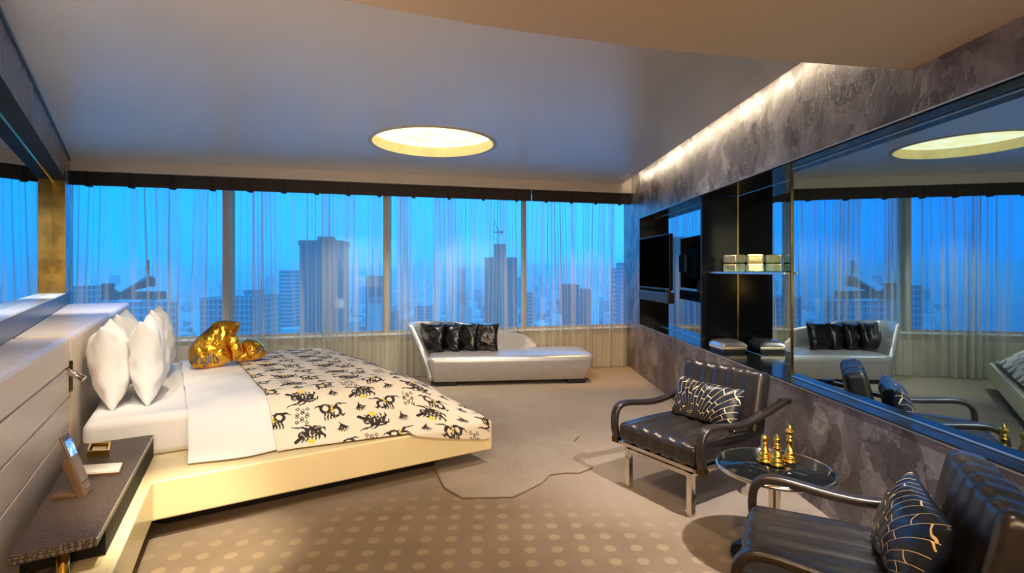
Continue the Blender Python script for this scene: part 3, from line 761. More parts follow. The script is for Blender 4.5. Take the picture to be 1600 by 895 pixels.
# pillows
def pillow_mesh(W, H, Tk, pinch=.10, n_=40, wr=.006, seed=0, pw=.42):
    mb = MB()
    for sgn in (1, -1):
        def f(u, v, sgn=sgn):
            a = 2*u-1; b = 2*v-1
            x = W/2*a*(1-pinch*(1-b*b)*a*a); z = H/2*b*(1-pinch*(1-a*a)*b*b)
            e = max(0, (1-a*a)*(1-b*b))
            y = sgn*Tk/2*e**pw
            nz = noise.noise(Vector((x*7+seed, z*7, sgn*3.1+seed)))*wr*2.2 + noise.noise(Vector((x*18+seed, z*14, sgn)))*wr
            # seam creases running in from the corners
            cr = sum(math.exp(-((a-sa)**2+(b-sb)**2)*3)*math.sin(12*(a*sb-b*sa)+seed) for sa in (-1, 1) for sb in (-1, 1))
            return (x, y + sgn*(nz+cr*wr*.7)*min(1, e*6), z)
        mb.grid(f, n_, n_)
    return mb
def pillow(name, lab, cat, W, H, Tk, center, rot, mat, group=None, seed=0, pinch=.10, pw=.42, wr=.006):
    o = pillow_mesh(W, H, Tk, pinch, 40, wr, seed, pw).build(name, mat, None, weld=True)
    o.location = center; o.rotation_euler = rot
    return tag(o, lab, cat, group)
def bw(x, y, z): return Vector(BF) + Matrix.Rotation(BR, 3, 'Z') @ Vector((x, y, 0)) + Vector((0, 0, z))
# pillows stand on their long edge; local x along the headboard, y thickness
G_ = 'white pillows propped at the head of the bed'
def bedp(lab, x, y, H, lean, W, Tk, seed, yaw=0, zc=None):
    c = bw(x, y, zc if zc else .56+H/2*math.cos(lean)-.005)
    R = Matrix.Rotation(BR+math.pi/2+yaw, 4, 'Z') @ Matrix.Rotation(lean, 4, 'X')
    pillow('pillow', lab, 'pillow', W, H, Tk, c, R.to_euler(), M['linen'], G_, seed, .17, .5, .009)
bedp('white pillow leaning on the headboard, nearest the nightstand', -2.265, .96, .52, -.10, .66, .22, 1, .04)
bedp('white pillow propped in front of another, nearest the camera', -2.07, .98, .54, -.07, .66, .21, 2, -.02)
bedp('white pillow leaning on the headboard on the window side of the bed', -2.255, 1.72, .54, -.10, .66, .22, 3)
bedp('white pillow in the front row on the window side of the bed', -2.05, 1.75, .56, -.07, .66, .21, 4, -.03)

# gold boxing glove cushions
def inflated(name, pieces, mat, loc, rz, lab, cat):
    """soft cushion sewn from puffed panels; each piece: outline in crop pixels, thickness, y offset"""
    mb = MB()
    for pts, T, yo in pieces:
        pts = [((280+x/8.947-330)*.00516, (578-(490+y/8.947))*.00516) for x, y in pts]
        for _ in range(2):
            q = []
            for a, b in zip(pts, pts[1:]+pts[:1]): q += [lerp(a, b, .25), lerp(a, b, .75)]
            pts = q
        A = sum(a[0]*b[1]-b[0]*a[1] for a, b in zip(pts, pts[1:]+pts[:1]))/2
        cx_ = sum((a[0]+b[0])*(a[0]*b[1]-b[0]*a[1]) for a, b in zip(pts, pts[1:]+pts[:1]))/(6*A)
        cz_ = sum((a[1]+b[1])*(a[0]*b[1]-b[0]*a[1]) for a, b in zip(pts, pts[1:]+pts[:1]))/(6*A)
        N = 120; rho = []
        for k in range(N):
            th = 2*math.pi*k/N; d = (math.cos(th), math.sin(th)); best = .01
            for a, b in zip(pts, pts[1:]+pts[:1]):
                ex_, ey = b[0]-a[0], b[1]-a[1]; den = d[0]*ey-d[1]*ex_
                if abs(den) < 1e-9: continue
                t_ = ((a[0]-cx_)*ey-(a[1]-cz_)*ex_)/den; u_ = ((a[0]-cx_)*d[1]-(a[1]-cz_)*d[0])/den
                if t_ > 0 and -1e-6 <= u_ <= 1+1e-6: best = max(best, t_)
            rho.append(best)
        for sg in (-1, 1):
            def f(u, v, sg=sg):
                k = int(round(u*N)) % N; fr_ = v; th = 2*math.pi*k/N
                x = cx_+rho[k]*fr_*math.cos(th); z = cz_+rho[k]*fr_*math.sin(th)
                y = sg*T/2*max(0, 1-fr_**2.6)**.5
                w_ = noise.noise(Vector((x*16, z*16, sg+T*9)))*.012 + noise.noise(Vector((x*40, z*40, sg)))*.004
                return (x, yo + y + sg*w_*min(1, (1-fr_)*5), z)
            mb.grid(f, N, 30)
    o = mb.build(name, mat, None, weld=True); o.location = loc; o.rotation_euler = (0, 0, rz); tag(o, lab, cat); return o
gl0 = P(330, 578, .600); grz = math.radians(24)
body_ = [(505, 108), (820, 130), (822, 220), (770, 310), (700, 420), (725, 560), (738, 700), (650, 738), (560, 778), (400, 795), (215, 782), (185, 680), (168, 580), (185, 480), (230, 400), (330, 290), (430, 200)]
thumb_ = [(600, 360), (700, 270), (800, 330), (850, 480), (868, 590), (810, 670), (745, 720), (715, 640), (700, 500)]
g1 = inflated('glove_cushion', [(body_, .22, 0), (thumb_, .13, -.045)], M['gold_sequin'], gl0 + Vector((-.055, .09, 0)), grz, 'large gold sequin boxing-glove cushion standing upright on the bed', 'cushion')
fist_ = [(840, 420), (960, 400), (1060, 445), (1135, 520), (1170, 600), (1150, 660), (1080, 705), (980, 735), (880, 725), (840, 640), (830, 520)]
th2_ = [(740, 640), (840, 560), (960, 560), (940, 690), (860, 735), (760, 715)]
g2 = inflated('glove_cushion', [(fist_, .18, .0), (th2_, .10, -.05)], M['gold_sequin'], gl0 + Vector((-.075, .13, 0)), grz, 'smaller gold sequin boxing-glove cushion lying beside the upright one', 'cushion')
# lettering on the gloves
def blackletter(word):
    """strokes (polylines with pen nib) for the letters, unit height"""
    G = {'L': ([[(.0, 1.02), (.12, .92), (.12, .1)], [(.0, .06), (.12, .1), (.3, .0), (.46, .14)], [(.27, .85), (.27, .25)]], .56),
         'i': ([[(.0, .55), (.1, .65), (.1, .1), (.2, .0)], [(.07, .85), (.13, .93)]], .27),
         'g': ([[(.1, .6), (.0, .5), (.0, .12), (.1, .02), (.25, .12)], [(.1, .62), (.28, .6), (.28, -.15), (.12, -.32), (-.03, -.22)]], .4),
         'h': ([[(.0, 1.02), (.08, .95), (.08, .08), (.0, 0)], [(.08, .5), (.22, .65), (.3, .52), (.3, .05), (.2, -.12)]], .42),
         't': ([[(.1, .95), (.1, .1), (.22, .0)], [(-.02, .62), (.26, .66)]], .32),
         's': ([[(.26, .6), (.1, .66), (.02, .5), (.24, .22), (.16, .03), (-.02, .08)]], .34)}
    out = []; x = 0
    for ch in word:
        st, w_ = G[ch]; out += [[(p[0]+x, p[1]) for p in s] for s in st]; x += w_
    return out, x
def emboss(glove, strokes, wid, x0, z0, width, height, mat, name='lettering'):
    me = glove.data; bvh = BVHTree.FromPolygons([v.co for v in me.vertices], [p.vertices for p in me.polygons])
    mb = MB(); k = width/wid
    for s in strokes:
        pts = []
        for a, b in zip(s[:-1], s[1:]):
            for q in range(5): pts.append((a[0]+(b[0]-a[0])*q/5, a[1]+(b[1]-a[1])*q/5))
        pts.append(s[-1]); up = []; lo = []
        nib = (.055, .05)
        for sg in (1, -1):
            for p in pts:
                x = x0+(p[0]+sg*nib[0]*.9)*k; z = z0+(p[1]+sg*nib[1]*.6)*height
                h = bvh.ray_cast(Vector((x, -1, z)), Vector((0, 1, 0)))
                co = h[0]+h[1]*.004*(1 if h[1].y < 0 else -1) if h[0] else Vector((x, -.1, z))
                (up if sg == 1 else lo).append(co)
        n_ = len(pts); mb.add(up+lo, [(i, i+1, n_+i+1, n_+i) for i in range(n_-1)])
    o = mb.build(name, mat, glove, fix=False)
    sd = o.modifiers.new('solid', 'SOLIDIFY'); sd.thickness = .004; sd.offset = 0
    o['label'] = 'grey blackletter lettering'; return o
M['letter'] = simple('grey_thread', (.12, .13, .17), .5, .2, 90, .4)
st, wd = blackletter('Lights')
emboss(g1, st, wd, -.108, .050, .180, .085, M['letter'])
emboss(g2, [[(.0, .7), (-.1, .4), (.1, .1), (.3, .2)], [(.3, .8), (.2, .5), (.3, .1)], [(.5, .9), (.45, .3), (.6, .2)], [(.1, .9), (.5, .7), (.7, .8)]], 1.0, .33, .10, .09, .055, M['letter'])

# ---------------------------------------------------------------- nightstand
ZN = .45
q = [P(151.5, 838.5, ZN), P(239.7, 679, ZN), P(127, 689, ZN), P(12, 871, ZN)]
t = thing('nightstand', 'dark embossed-leather nightstand along the headboard beside the bed', 'nightstand', (-2.0, 2.3, .32))
pl = [(v.x, v.y) for v in q]
MB().prism(pl, ZN-.034, ZN).build('top', M['croc'], t, True, bevel=.002)
o_ = MB().sweep([(q[0].x+.0015, q[0].y-.001, ZN-.004), (q[1].x+.0015, q[1].y-.001, ZN-.004)], [(-.002, -.003), (.002, -.003), (.002, .003), (-.002, .003)]).build('edge_trim', M['steel_edge'], t, True)
# body, set back under the top at the near end
b0 = lerp(pl[0], pl[1], .0); 
body = [lerp(pl[0], pl[1], .10), pl[1], pl[2], lerp(pl[3], pl[2], .10)]
MB().prism(body, .325, ZN-.034).build('cabinet', M['matt_black'], t, True)
MB().prism([lerp(pl[1], pl[0], 0), lerp(pl[1], pl[0], .012), lerp(lerp(pl[2], pl[3], .012), pl[1], 0), pl[2]], .322, ZN-.034).build('end_panel', M['phone_body'], t, True)
cc = lerp(lerp(pl[0], pl[3], .45), lerp(pl[1], pl[2], .5), .05)
MB().lathe([(.02, 0), (.02, ZN-.034)], (cc[0], cc[1], 0), 24).build('leg', M['gold'], t, True)
mb = MB(); e0, e1 = lerp(pl[3], pl[0], .10), lerp(pl[3], pl[0], .20)
mb.prism([e0, e1, lerp(e1, (e1[0]-.6, e1[1]+.95), .4), lerp(e0, (e0[0]-.6, e0[1]+.95), .4)], .30, .325); mb.build('floor_rail', M['gold'], t, True)

# phone dock
dk = P(140, 770, ZN)
t = thing('phone_dock', 'bronze docking stand holding a phone with a lit blue screen', 'phone dock', (dk.x, dk.y, ZN), math.atan2(.076, -.03)-math.pi/2)
# local x: towards the bed (screen side), local y: width of phone
mb = MB(); th = .03; Wp = .038
def slab(x0, z0, x1, z1, th_, w_, y0=0):
    d = Vector((x1-x0, 0, z1-z0)).normalized(); nn = Vector((d.z, 0, -d.x))
    c = []
    for (x, z) in ((x0, z0), (x1, z1)):
        for s1, s2 in ((0, -1), (0, 1), (-1, 1), (-1, -1)):
            c.append((x+nn.x*s1*th_, y0+s2*w_, z+nn.z*s1*th_))
    return c
MB().hexa(slab(.0, .0, -.058, .165, .030, .040)).build('cradle', M['phone_body'], t, bevel=.003)
MB().box(-.12, -.01, -.038, .038, 0, .018).build('foot', M['phone_body'], t, bevel=.003)
ph_ = MB().hexa(slab(-.018+.004, .055, -.086+.004, .258, .012, .036)).build('phone', simple('phone_shell', (.18, .11, .07), .3, .5), t, bevel=.004, seg=3)
m, n, b = new_mat('phone_screen'); co = coords(n); tx = tex_noise(n, 22, 3, .6, co, 1)
c_ = ramp(n, tx.outputs[0], [(.35, (.02, .06, .5)), (.55, (.12, .35, .85)), (.7, (.6, .65, .95))]); n.links.new(c_, b.inputs['Base Color']); n.links.new(c_, b.inputs['Emission Color']); setp(b, Emission_Strength=.9, Roughness=.1)
MB().hexa(slab(-.030+.006, .078, -.079+.006, .236, .002, .031)).build('screen', m, ph_)
MB().hexa(slab(-.0805+.006, .243, -.082+.006, .248, .002, .012)).build('earpiece', M['black_dull'], ph_)
MB().hexa(slab(-.008+.0025, .028, -.0095+.0025, .032, .002, .014)).build('dock_slot', M['steel_edge'], t)

# notepad and tray
def quadprism(pts, z): return [(P(x, y, z).x, P(x, y, z).y) for x, y in pts]
t = thing('notepad', 'small white notepad in a brown folder lying flat on the nightstand', 'notepad', P(150, 735, ZN))
MB().prism(quadprism([(109, 745), (187.5, 739), (194, 723.5), (122, 729)], ZN+.004), ZN, ZN+.008).build('folder', M['phone_body'], t, True)
MB().prism(quadprism([(114, 741), (186, 736), (191.5, 723.5), (126, 728)], ZN+.012), ZN+.008, ZN+.016).build('paper', simple('paper', (.75, .68, .6), .6), t, True)
t = thing('trinket_tray', 'small gold rectangular tray at the back of the nightstand', 'tray', P(154, 702, ZN))
zt = ZN+.03; qa = quadprism([(135.4, 705), (170.7, 703), (173.5, 689.5), (140.5, 691.5)], zt)
cen = (sum(p[0] for p in qa)/4, sum(p[1] for p in qa)/4)
inn = [lerp(p, cen, .18) for p in qa]
mb = MB(); mb.prism(qa, ZN, ZN+.006)
for i in range(4):
    j = (i+1) % 4; mb.prism([qa[i], qa[j], inn[j], inn[i]], ZN+.006, zt)
mb.build('tray_body', M['gold'], t, True)
MB().prism([lerp(p, cen, .35) for p in qa], ZN+.006, ZN+.016).build('card', M['gold_box'], t, True)

# reading lamp on the headboard
hp = Vector((hx(2.80), 2.80, 0)); zl = HC - (572-HZ)/FP*2.80
t = thing('reading_lamp', 'small chrome cylinder reading lamp fixed to the headboard seam', 'lamp', (hp.x, hp.y, zl))
MB().box(-.012, .012, -.012, .012, -.14, .03).build('wall_bracket', M['brass_dark'], t, bevel=.004)
MB().tube([(0, 0, .01), (-.008, -.03, .025), (-.0, -.05, .01), (.01, -.045, -.01)], .006).build('hook_arm', M['brass_dark'], t)
MB().tube([(.01, -.045, -.008), (.105, -.03, -.062)], .0165, 20).build('lamp_head', M['chrome'], t)
MB().tube([(.004, -.048, -.003), (.013, -.0445, -.0095)], .011, 16).build('swivel', M['black_dull'], t)
MB().tube([(-.01, -.01, -.14), (-.022, -.02, -.18), (-.008, -.018, -.2), (.0, -.01, -.15)], .003).build('pull_loop', M['brass_dark'], t)

# ---------------------------------------------------------------- rug
rp = [(677.5, 721), (685, 742), (694.4, 760), (721, 775), (760, 774.5), (802, 773.7), (823, 763.6), (846.5, 752), (860.5, 739), (885, 736), (905, 736.6), (926.7, 728), (914.5, 712), (912, 700), (895.7, 689), (904.6, 680), (900, 672), (872, 661.5), (851, 648.6), (834.7, 638), (818, 636), (804, 632), (787.8, 627.5), (777, 616), (735, 611), (700, 614), (660, 620), (620, 640), (640, 680)]
mb = MB().prism([(P(x, y, .018).x, P(x, y, .018).y) for x, y in rp], .0005, .02)
o_ = mb.build('hide_rug', M['rug'], bevel=.008, seg=2); tag(o_, 'pale hide-shaped rug on the carpet between bed foot and daybed', 'rug')

# ---------------------------------------------------------------- daybed
SR = math.radians(6.3)
db = thing('daybed', 'silver leather chaise daybed with a curved back below the window', 'daybed', (-.01, 6.25, 0), SR)
def skew_y(x, y): return y * min(1.04, (.665 + .155*x)/.68)
# seat body: loft of rounded rectangles
def rrect(hx_, y0, y1, r, n_=6, skew=0):
    pts = []
    for (cx_, cy_, a0) in ((hx_-r, y0+r, -math.pi/2), (hx_-r, y1-r, 0), (-hx_+r, y1-r, math.pi/2), (-hx_+r, y0+r, math.pi)):
        for k in range(n_+1):
            a = a0+math.pi/2*k/n_; pts.append((cx_+r*math.cos(a)+skew, cy_+r*math.sin(a)))
    return pts
layers = [(.055, .94, .0, .66, .05, 0), (.06, .95, -.01, .67, .06, 0), (.28, 1.015, -.04, .69, .07, .02), (.325, 1.02, -.04, .69, .08, .02), (.345, 1.005, -.025, .68, .09, .02), (.358, .97, .01, .65, .10, .02), (.375, .80, .14, .55, .10, .02), (.382, .4, .28, .42, .05, .02)]
mb = MB(); rings = [[(x, skew_y(x, y), z) for x, y in rrect(hx_, y0, y1, r, 6, sk)] for z, hx_, y0, y1, r, sk in layers]
nn = len(rings[0]); vs = [p for r in rings for p in r]
fs = [(i*nn+k, i*nn+(k+1) % nn, (i+1)*nn+(k+1) % nn, (i+1)*nn+k) for i in range(len(rings)-1) for k in range(nn)] + [tuple(range(nn))[::-1], tuple((len(rings)-1)*nn+k for k in range(nn))]
mb.add(vs, fs, True); mb.build('seat', M['silver_leather'], db)
# back shell: base path around left end and rear
base = []
for k in range(41):
    f = k/40
    if f < .3: p = (-.97, .05+ (f/.3)*.40); 
    elif f < .5:
        a = math.pi - (f-.3)/.2*math.pi/2; p = (-.73+.24*math.cos(a), .45+.23*math.sin(a))
    else: p = (-.73 + (f-.5)/.5*1.17, .68)
    base.append(p)
def top_h(f):
    if f < .12: return .42 + (.70-.42)*(f/.12)**.7
    if f < .5: return .70 + .02*math.sin((f-.12)/.38*math.pi)
    q = (f-.5)/.5
    if q < .8: return .70 - .19*q**1.3/.8**1.3
    return .51 - .14*((q-.8)/.2)**1.6
def shell(u, v, off):
    f = u; k = f*40; i = min(39, int(k)); p = lerp(base[i], base[i+1], k-i); a = Vector(base[min(40, i+1)]) - Vector(base[max(0, i-1)])
    nrm = Vector((-a.y, a.x)).normalized()      # outward (left/back)
    H = top_h(f); z = .06 + v*(H-.06)
    e = min(1, (1-f)*5)
    flare = (.27 if f < .4 else .27*(1-min(1, (f-.4)/.15)) + .02) * (max(0, z-.06)/.66)**1.4
    back = 0
    fr = Vector(p) + nrm*(flare+off) 
    if f < .3: fr.y += .22*(max(0, z-.06)/.66)**1.2*(1-f/.3)
    return (fr.x, skew_y(max(-1.05, fr.x), min(fr.y, .70)), z)
mb = MB(); NU, NV = 80, 16; th = .035
outer_ = [[Vector(shell(i/NU, j/NV, th)) for j in range(NV+1)] for i in range(NU+1)]
inner_ = [[Vector(shell(i/NU, j/NV, -th)) for j in range(NV+1)] for i in range(NU+1)]
prof = []
for i in range(NU+1):
    top_mid = (outer_[i][NV]+inner_[i][NV])/2 + Vector((0, 0, .022))
    prof.append(outer_[i] + [outer_[i][NV]*.75+inner_[i][NV]*.25+Vector((0, 0, .017)), top_mid, outer_[i][NV]*.25+inner_[i][NV]*.75+Vector((0, 0, .017))] + inner_[i][::-1])
m_ = len(prof[0]); mb.add([p for r in prof for p in r], [(i*m_+k, i*m_+(k+1) % m_, (i+1)*m_+(k+1) % m_, (i+1)*m_+k) for i in range(NU) for k in range(m_)] + [tuple(range(m_))[::-1], tuple(NU*m_+k for k in range(m_))], True)
mb.build('back_shell', M['silver_leather'], db)
for x0, x1 in ((-.92, -.66), (.70, .93)):
    for y0 in (.01, .50): MB().box(x0, x1, y0, y0+.12, 0, .056).build('leg', M['black_dull'], db, bevel=.004)
lab = ['black shiny cushion at the curved left end of the daybed', 'second black shiny cushion from the left on the daybed', 'third black shiny cushion from the left on the daybed', 'rightmost black shiny cushion on the daybed']
for i, (px, yaw) in enumerate([(675, -.45), (702, -.6), (727, -.55), (757, -.25)]):
    Yc = 6.52 + .0*i; X = (px-800)/800*Yc
    R = Matrix.Rotation(SR+yaw, 4, 'Z') @ Matrix.Rotation(-.22, 4, 'X')
    pillow('throw_cushion', lab[i], 'cushion', .37, .36, .15, Vector((X, Yc-.03*(i == 3)+.01*i, .375+.172)), R.to_euler(), M['black_sequin'], 'black cushions on the daybed', 20+i, .10, .4)

# ---------------------------------------------------------------- armchairs
def cushion_mesh(sx_, sy_, sz_, ribs, axis=0, amp=.009, r=.035, n_=64, seed=0):
    """soft ribbed block, ribs run along local y (or z)"""
    mb = MB()
    def rr(a, h, r):   # rounded clamp profile
        return a
    # superellipsoid-like block from 6 faces projected
    bm = bmesh.new(); bmesh.ops.create_cube(bm, size=2)
    bmesh.ops.subdivide_edges(bm, edges=bm.edges, cuts=28, use_grid_fill=True)
    vs = []
    for v in bm.verts:
        x, y, z = v.co
        hx_, hy_, hz_ = sx_/2, sy_/2, sz_/2
        p = Vector((x*hx_, y*hy_, z*hz_)); c = Vector((max(-hx_+r, min(hx_-r, p.x)), max(-hy_+r, min(hy_-r, p.y)), max(-hz_+r, min(hz_-r, p.z))))
        d = p-c; nv = d.normalized() if d.length > 1e-6 else Vector((0, 0, 0))
        p = c + nv*r if d.length > 1e-6 else p
        ph = p.x/sx_*ribs*2*math.pi + .5*noise.noise(Vector((p.x*5+seed, p.y*5, p.z*5)))
        edge = 1-max(abs(x), 0)**8
        k = amp*math.cos(ph)*edge + amp*.9*noise.noise(Vector((p.x*6+seed, p.y*4+seed, p.z*4)))
        cz = (1-x*x)*(1-y*y)*.012
        p.z += (k+cz)*z if abs(z) > .5 else 0
        p.y += k*.7*y if abs(y) > .9 else 0
        v.co = p
    bmesh.ops.recalc_face_normals(bm, faces=bm.faces)
    return bm
def bm_obj(bm, name, mat, parent, M4=None):
    if M4: bmesh.ops.transform(bm, matrix=M4, verts=bm.verts)
    me = bpy.data.meshes.new(name); bm.to_mesh(me); bm.free(); me.materials.append(mat)
    for p in me.polygons: p.use_smooth = True
    o = bpy.data.objects.new(name, me); C.objects.link(o); o.parent = parent; return o

def armchair(loc, rz, lab):
    t = thing('armchair', lab, 'armchair', loc, rz, 'dark leather armchairs by the mirror wall')
    W = .60
    bm_obj(cushion_mesh(W, .66, .125, 6, amp=.006, seed=1), 'seat', M['chair_leather'], t, Matrix.Translation((0, .32, .352)))
    back = cushion_mesh(W, .34, .115, 6, seed=5)      # lying, then raised
    Rb = Matrix.Translation((0, .66, .545)) @ Matrix.Rotation(math.radians(78), 4, 'X')
    bb = cushion_mesh(W, .43, .12, 6, amp=.006, seed=5)
    bm_obj(bb, 'backrest', M['chair_leather'], t, Rb)
    # chrome frame: upper rails under the seat, lower H frame, legs
    mb = MB(); mb.box(-W/2, W/2, .0, .025, .268, .29); mb.box(-W/2, W/2, .60, .625, .268, .29); mb.box(-W/2, -W/2+.025, 0, .62, .268, .29); mb.box(W/2-.025, W/2, 0, .62, .268, .29)
    mb.build('seat_frame', M['chrome'], t, bevel=.002)
    mb = MB(); mb.box(-.255, .255, .02, .045, .225, .25); mb.box(-.255, .255, .55, .575, .225, .25); mb.box(-.25, -.225, .02, .575, .225, .25); mb.box(.225, .25, .02, .575, .225, .25)
    mb.box(-.2, -.17, .03, .06, .25, .268); mb.box(.17, .2, .03, .06, .25, .268); mb.box(-.2, -.17, .54, .57, .25, .268); mb.box(.17, .2, .54, .57, .25, .268)
    mb.build('lower_frame', M['chrome'], t, bevel=.002)
    for x in (-.24, .24):
        for y in (.035, .56): MB().box(x-.018, x+.018, y-.018, y+.018, 0, .25).build('leg', M['chrome'], t, bevel=.002)
    for s in (-1, 1):
        x = s*(W/2+.032)
        path = []
        ctrl = [(.015, .30), (.0, .37), (.0, .43), (.012, .475), (.045, .505), (.10, .513), (.18, .505), (.28, .492), (.38, .487), (.48, .495), (.60, .516), (.72, .540), (.84, .562)]
        # smooth by Catmull-Rom
        for i in range(len(ctrl)-1):
            p0 = ctrl[max(0, i-1)]; p1 = ctrl[i]; p2 = ctrl[i+1]; p3 = ctrl[min(len(ctrl)-1, i+2)]
            for k in range(5):
                u = k/5; path.append((x, *[.5*(2*p1[j]+(p2[j]-p0[j])*u+(2*p0[j]-5*p1[j]+4*p2[j]-p3[j])*u*u+(3*p1[j]-p0[j]-3*p2[j]+p3[j])*u**3) for j in (0, 1)]))
        path.append((x, *ctrl[-1]))
        rr = .011; sec = []
        for (cx_, cy_, a0) in ((.026-rr, -.017+rr, -math.pi/2), (.026-rr, .017-rr, 0), (-.026+rr, .017-rr, math.pi/2), (-.026+rr, -.017+rr, math.pi)):
            for k in range(5):
                a = a0+math.pi/2*k/4; sec.append((cx_+rr*math.cos(a), cy_+rr*math.sin(a)))
        arm = MB().sweep(path, sec, up=(0, -.55, .83) if False else (0, -1, .35), smooth=True).build('armrest', M['arm_leather'], t)
        MB().box(x-.027, x+.027, -.004, .034, .268, .305).build('arm_cap', M['brass_dark'], arm, bevel=.003)
        MB().box(x-.028, x+.028, .80, .87, .548, .580).build('arm_end', M['black_dull'], arm, bevel=.003)
        MB().box(min(x, s*W/2-.01*s)-.001, max(x, s*W/2-.01*s)+.001, .01, .035, .268, .29).build('arm_bracket', M['chrome'], t)
    # rear crossbar tying back and arms
    MB().box(-W/2-.03, W/2+.03, .70, .725, .50, .53).build('back_rail', M['chrome'], t)
    return t
ch1 = armchair((.858, 3.095, 0), math.atan2(-.84, .543), 'dark ribbed-leather armchair beyond the round table, nearer the daybed')
ch2 = armchair((.878, 1.925, 0), math.radians(-119.4), 'dark ribbed-leather armchair nearest the camera, in the lower right corner')
def chair_cushion(ch, lab, x, y, z, yaw, lean, roll, seed, W=.42, H=.25):
    Mx = mat_of(ch) @ Matrix.Translation((x, y, z)) @ Matrix.Rotation(yaw, 4, 'Z') @ Matrix.Rotation(lean, 4, 'X') @ Matrix.Rotation(roll, 4, 'Y')
    o = pillow_mesh(W, H, .15, .08, 44, .006, seed, .42).build('lumbar_cushion', M['fan'], None, weld=True)
    o.location = Mx.to_translation(); o.rotation_euler = Mx.to_euler(); tag(o, lab, 'cushion', 'dark cushions with gold fan lines')
chair_cushion(ch1, 'dark cushion with gold fan lines on the armchair beyond the round table', .03, .46, .545, .0, -.36, 0.02, 31, .50, .27)
chair_cushion(ch2, 'dark cushion with gold fan lines on the armchair nearest the camera', .0, .49, .54, .05, -.40, .0, 32, .46, .28)

# ---------------------------------------------------------------- round side table and chess pieces
TC = P(1210, 727, .455); TC = Vector((TC.x, TC.y, 0))
t = thing('side_table', 'round black glass side table with a chrome rim between the armchairs', 'side table', TC)
r = .262
MB().lathe([(.001, .452), (r-.012, .452), (r-.012, .448), (.001, .448)][::-1], seg=72).build('glass_top', M['black_gloss'], t)
MB().lathe([(r-.014, .435), (r-.004, .434), (r+.004, .438), (r+.006, .446), (r+.002, .454), (r-.006, .456), (r-.012, .453), (r-.014, .435)], seg=96).build('rim', M['chrome'], t)
MB().lathe([(.03, .02), (.026, .1), (.026, .36), (.05, .41), (.13, .44), (.001, .447)], seg=32).build('column', M['chrome'], t)
MB().lathe([(.2, 0), (.2, .008), (.19, .014), (.12, .018), (.03, .03), (.001, .03)], seg=64).build('base', M['black_gloss'], t)
def chess(kind, px, py, h, lab):
    p = P(px, py, .455); t = thing('chess_piece', lab, 'chess piece', p, 0, 'gold chess pieces on the round table')
    s = h
    pr = [(.034, 0), (.037, .006), (.036, .014), (.030, .018), (.033, .024), (.031, .032), (.024, .038), (.026, .044), (.021, .054), (.016, .068), (.0115, .085)]
    if kind == 'pawn':
        pr += [(.010, h-.048), (.016, h-.044), (.016, h-.040), (.009, h-.036)]
        pr += [(.018*math.sin(a), h-.019-.019*math.cos(a)) for a in [math.pi*k/10 for k in range(2, 11)]]
        MB().lathe([(a, b) for a, b in pr], seg=28).build('turned_body', M['gold'], t); 
    elif kind == 'bishop':
        pr += [(.0105, h-.075), (.018, h-.071), (.018, h-.066), (.011, h-.062), (.014, h-.055), (.014, h-.050), (.010, h-.047), (.017, h-.032), (.014, h-.020), (.006, h-.010), (.006, h-.004), (.001, h)]
        MB().lathe(pr, seg=28).build('turned_body', M['gold'], t)
    else:
        pr += [(.010, h-.085), (.017, h-.081), (.017, h-.074), (.011, h-.070), (.015, h-.062), (.015, h-.057), (.010, h-.053), (.013, h-.042), (.021, h-.033), (.019, h-.030), (.014, h-.022), (.006, h-.012), (.007, h-.006), (.001, h)]
        MB().lathe(pr, seg=28).build('turned_body', M['gold'], t)
        for k in range(6):
            a = k*math.pi/3; MB().lathe([(.001, 0), (.004, .003), (.001, .008)], (.018*math.cos(a), .018*math.sin(a), h-.034), 8).build('crown_point', M['gold'], t)
chess('pawn', 1195, 721, .135, 'shortest gold chess piece on the round table, a pawn with a ball top')
chess('bishop', 1214, 727, .155, 'middle gold chess piece on the round table, a bishop')
chess('queen', 1234, 722, .185, 'tallest gold chess piece on the round table, a queen')

# ---------------------------------------------------------------- the city outside, seen from high up
GZ = -90
def bmat(name, c, win=(.05, .07, .09), sx_=3.2, sz_=3.4, mort=.35):
    m, n, b = new_mat(name); co = coords(n, 'Object')
    s = n.nodes.new('ShaderNodeSeparateXYZ'); n.links.new(co, s.inputs[0])
    h = math_n(n, 'ADD', s.outputs[0], s.outputs[1])
    def st_(x, size): return math_n(n, 'FRACT', math_n(n, 'ADD', math_n(n, 'DIVIDE', x, size), 100.5))
    a = math_n(n, 'GREATER_THAN', st_(h, sx_), mort); q = math_n(n, 'GREATER_THAN', st_(s.outputs[2], sz_), mort)
    f = math_n(n, 'MULTIPLY', a, q)
    n.links.new(mixc(n, f, c, win), b.inputs['Base Color']); setp(b, Roughness=.6); return m
M['tower_teal'] = bmat('dark_tower', (.04, .13, .15), (.015, .07, .09), 2.2, 4, .3)
M['tower_raw'] = bmat('unfinished_concrete_tower', (.10, .12, .12), (.03, .04, .05), 4, 3.6, .5)
M['slab_white'] = bmat('pale_block', (.42, .47, .50), (.10, .16, .2), 2.7, 3.3, .24)
M['band_white'] = bmat('banded_block', (.50, .54, .57), (.10, .14, .18), 900, 4.2, .45)
M['roof_white'] = simple('pale_roof', (.7, .72, .75), .6, 0, .1, .1)
M['roof_brown'] = simple('brown_roof', (.10, .045, .035), .7, 0, .1, .2)
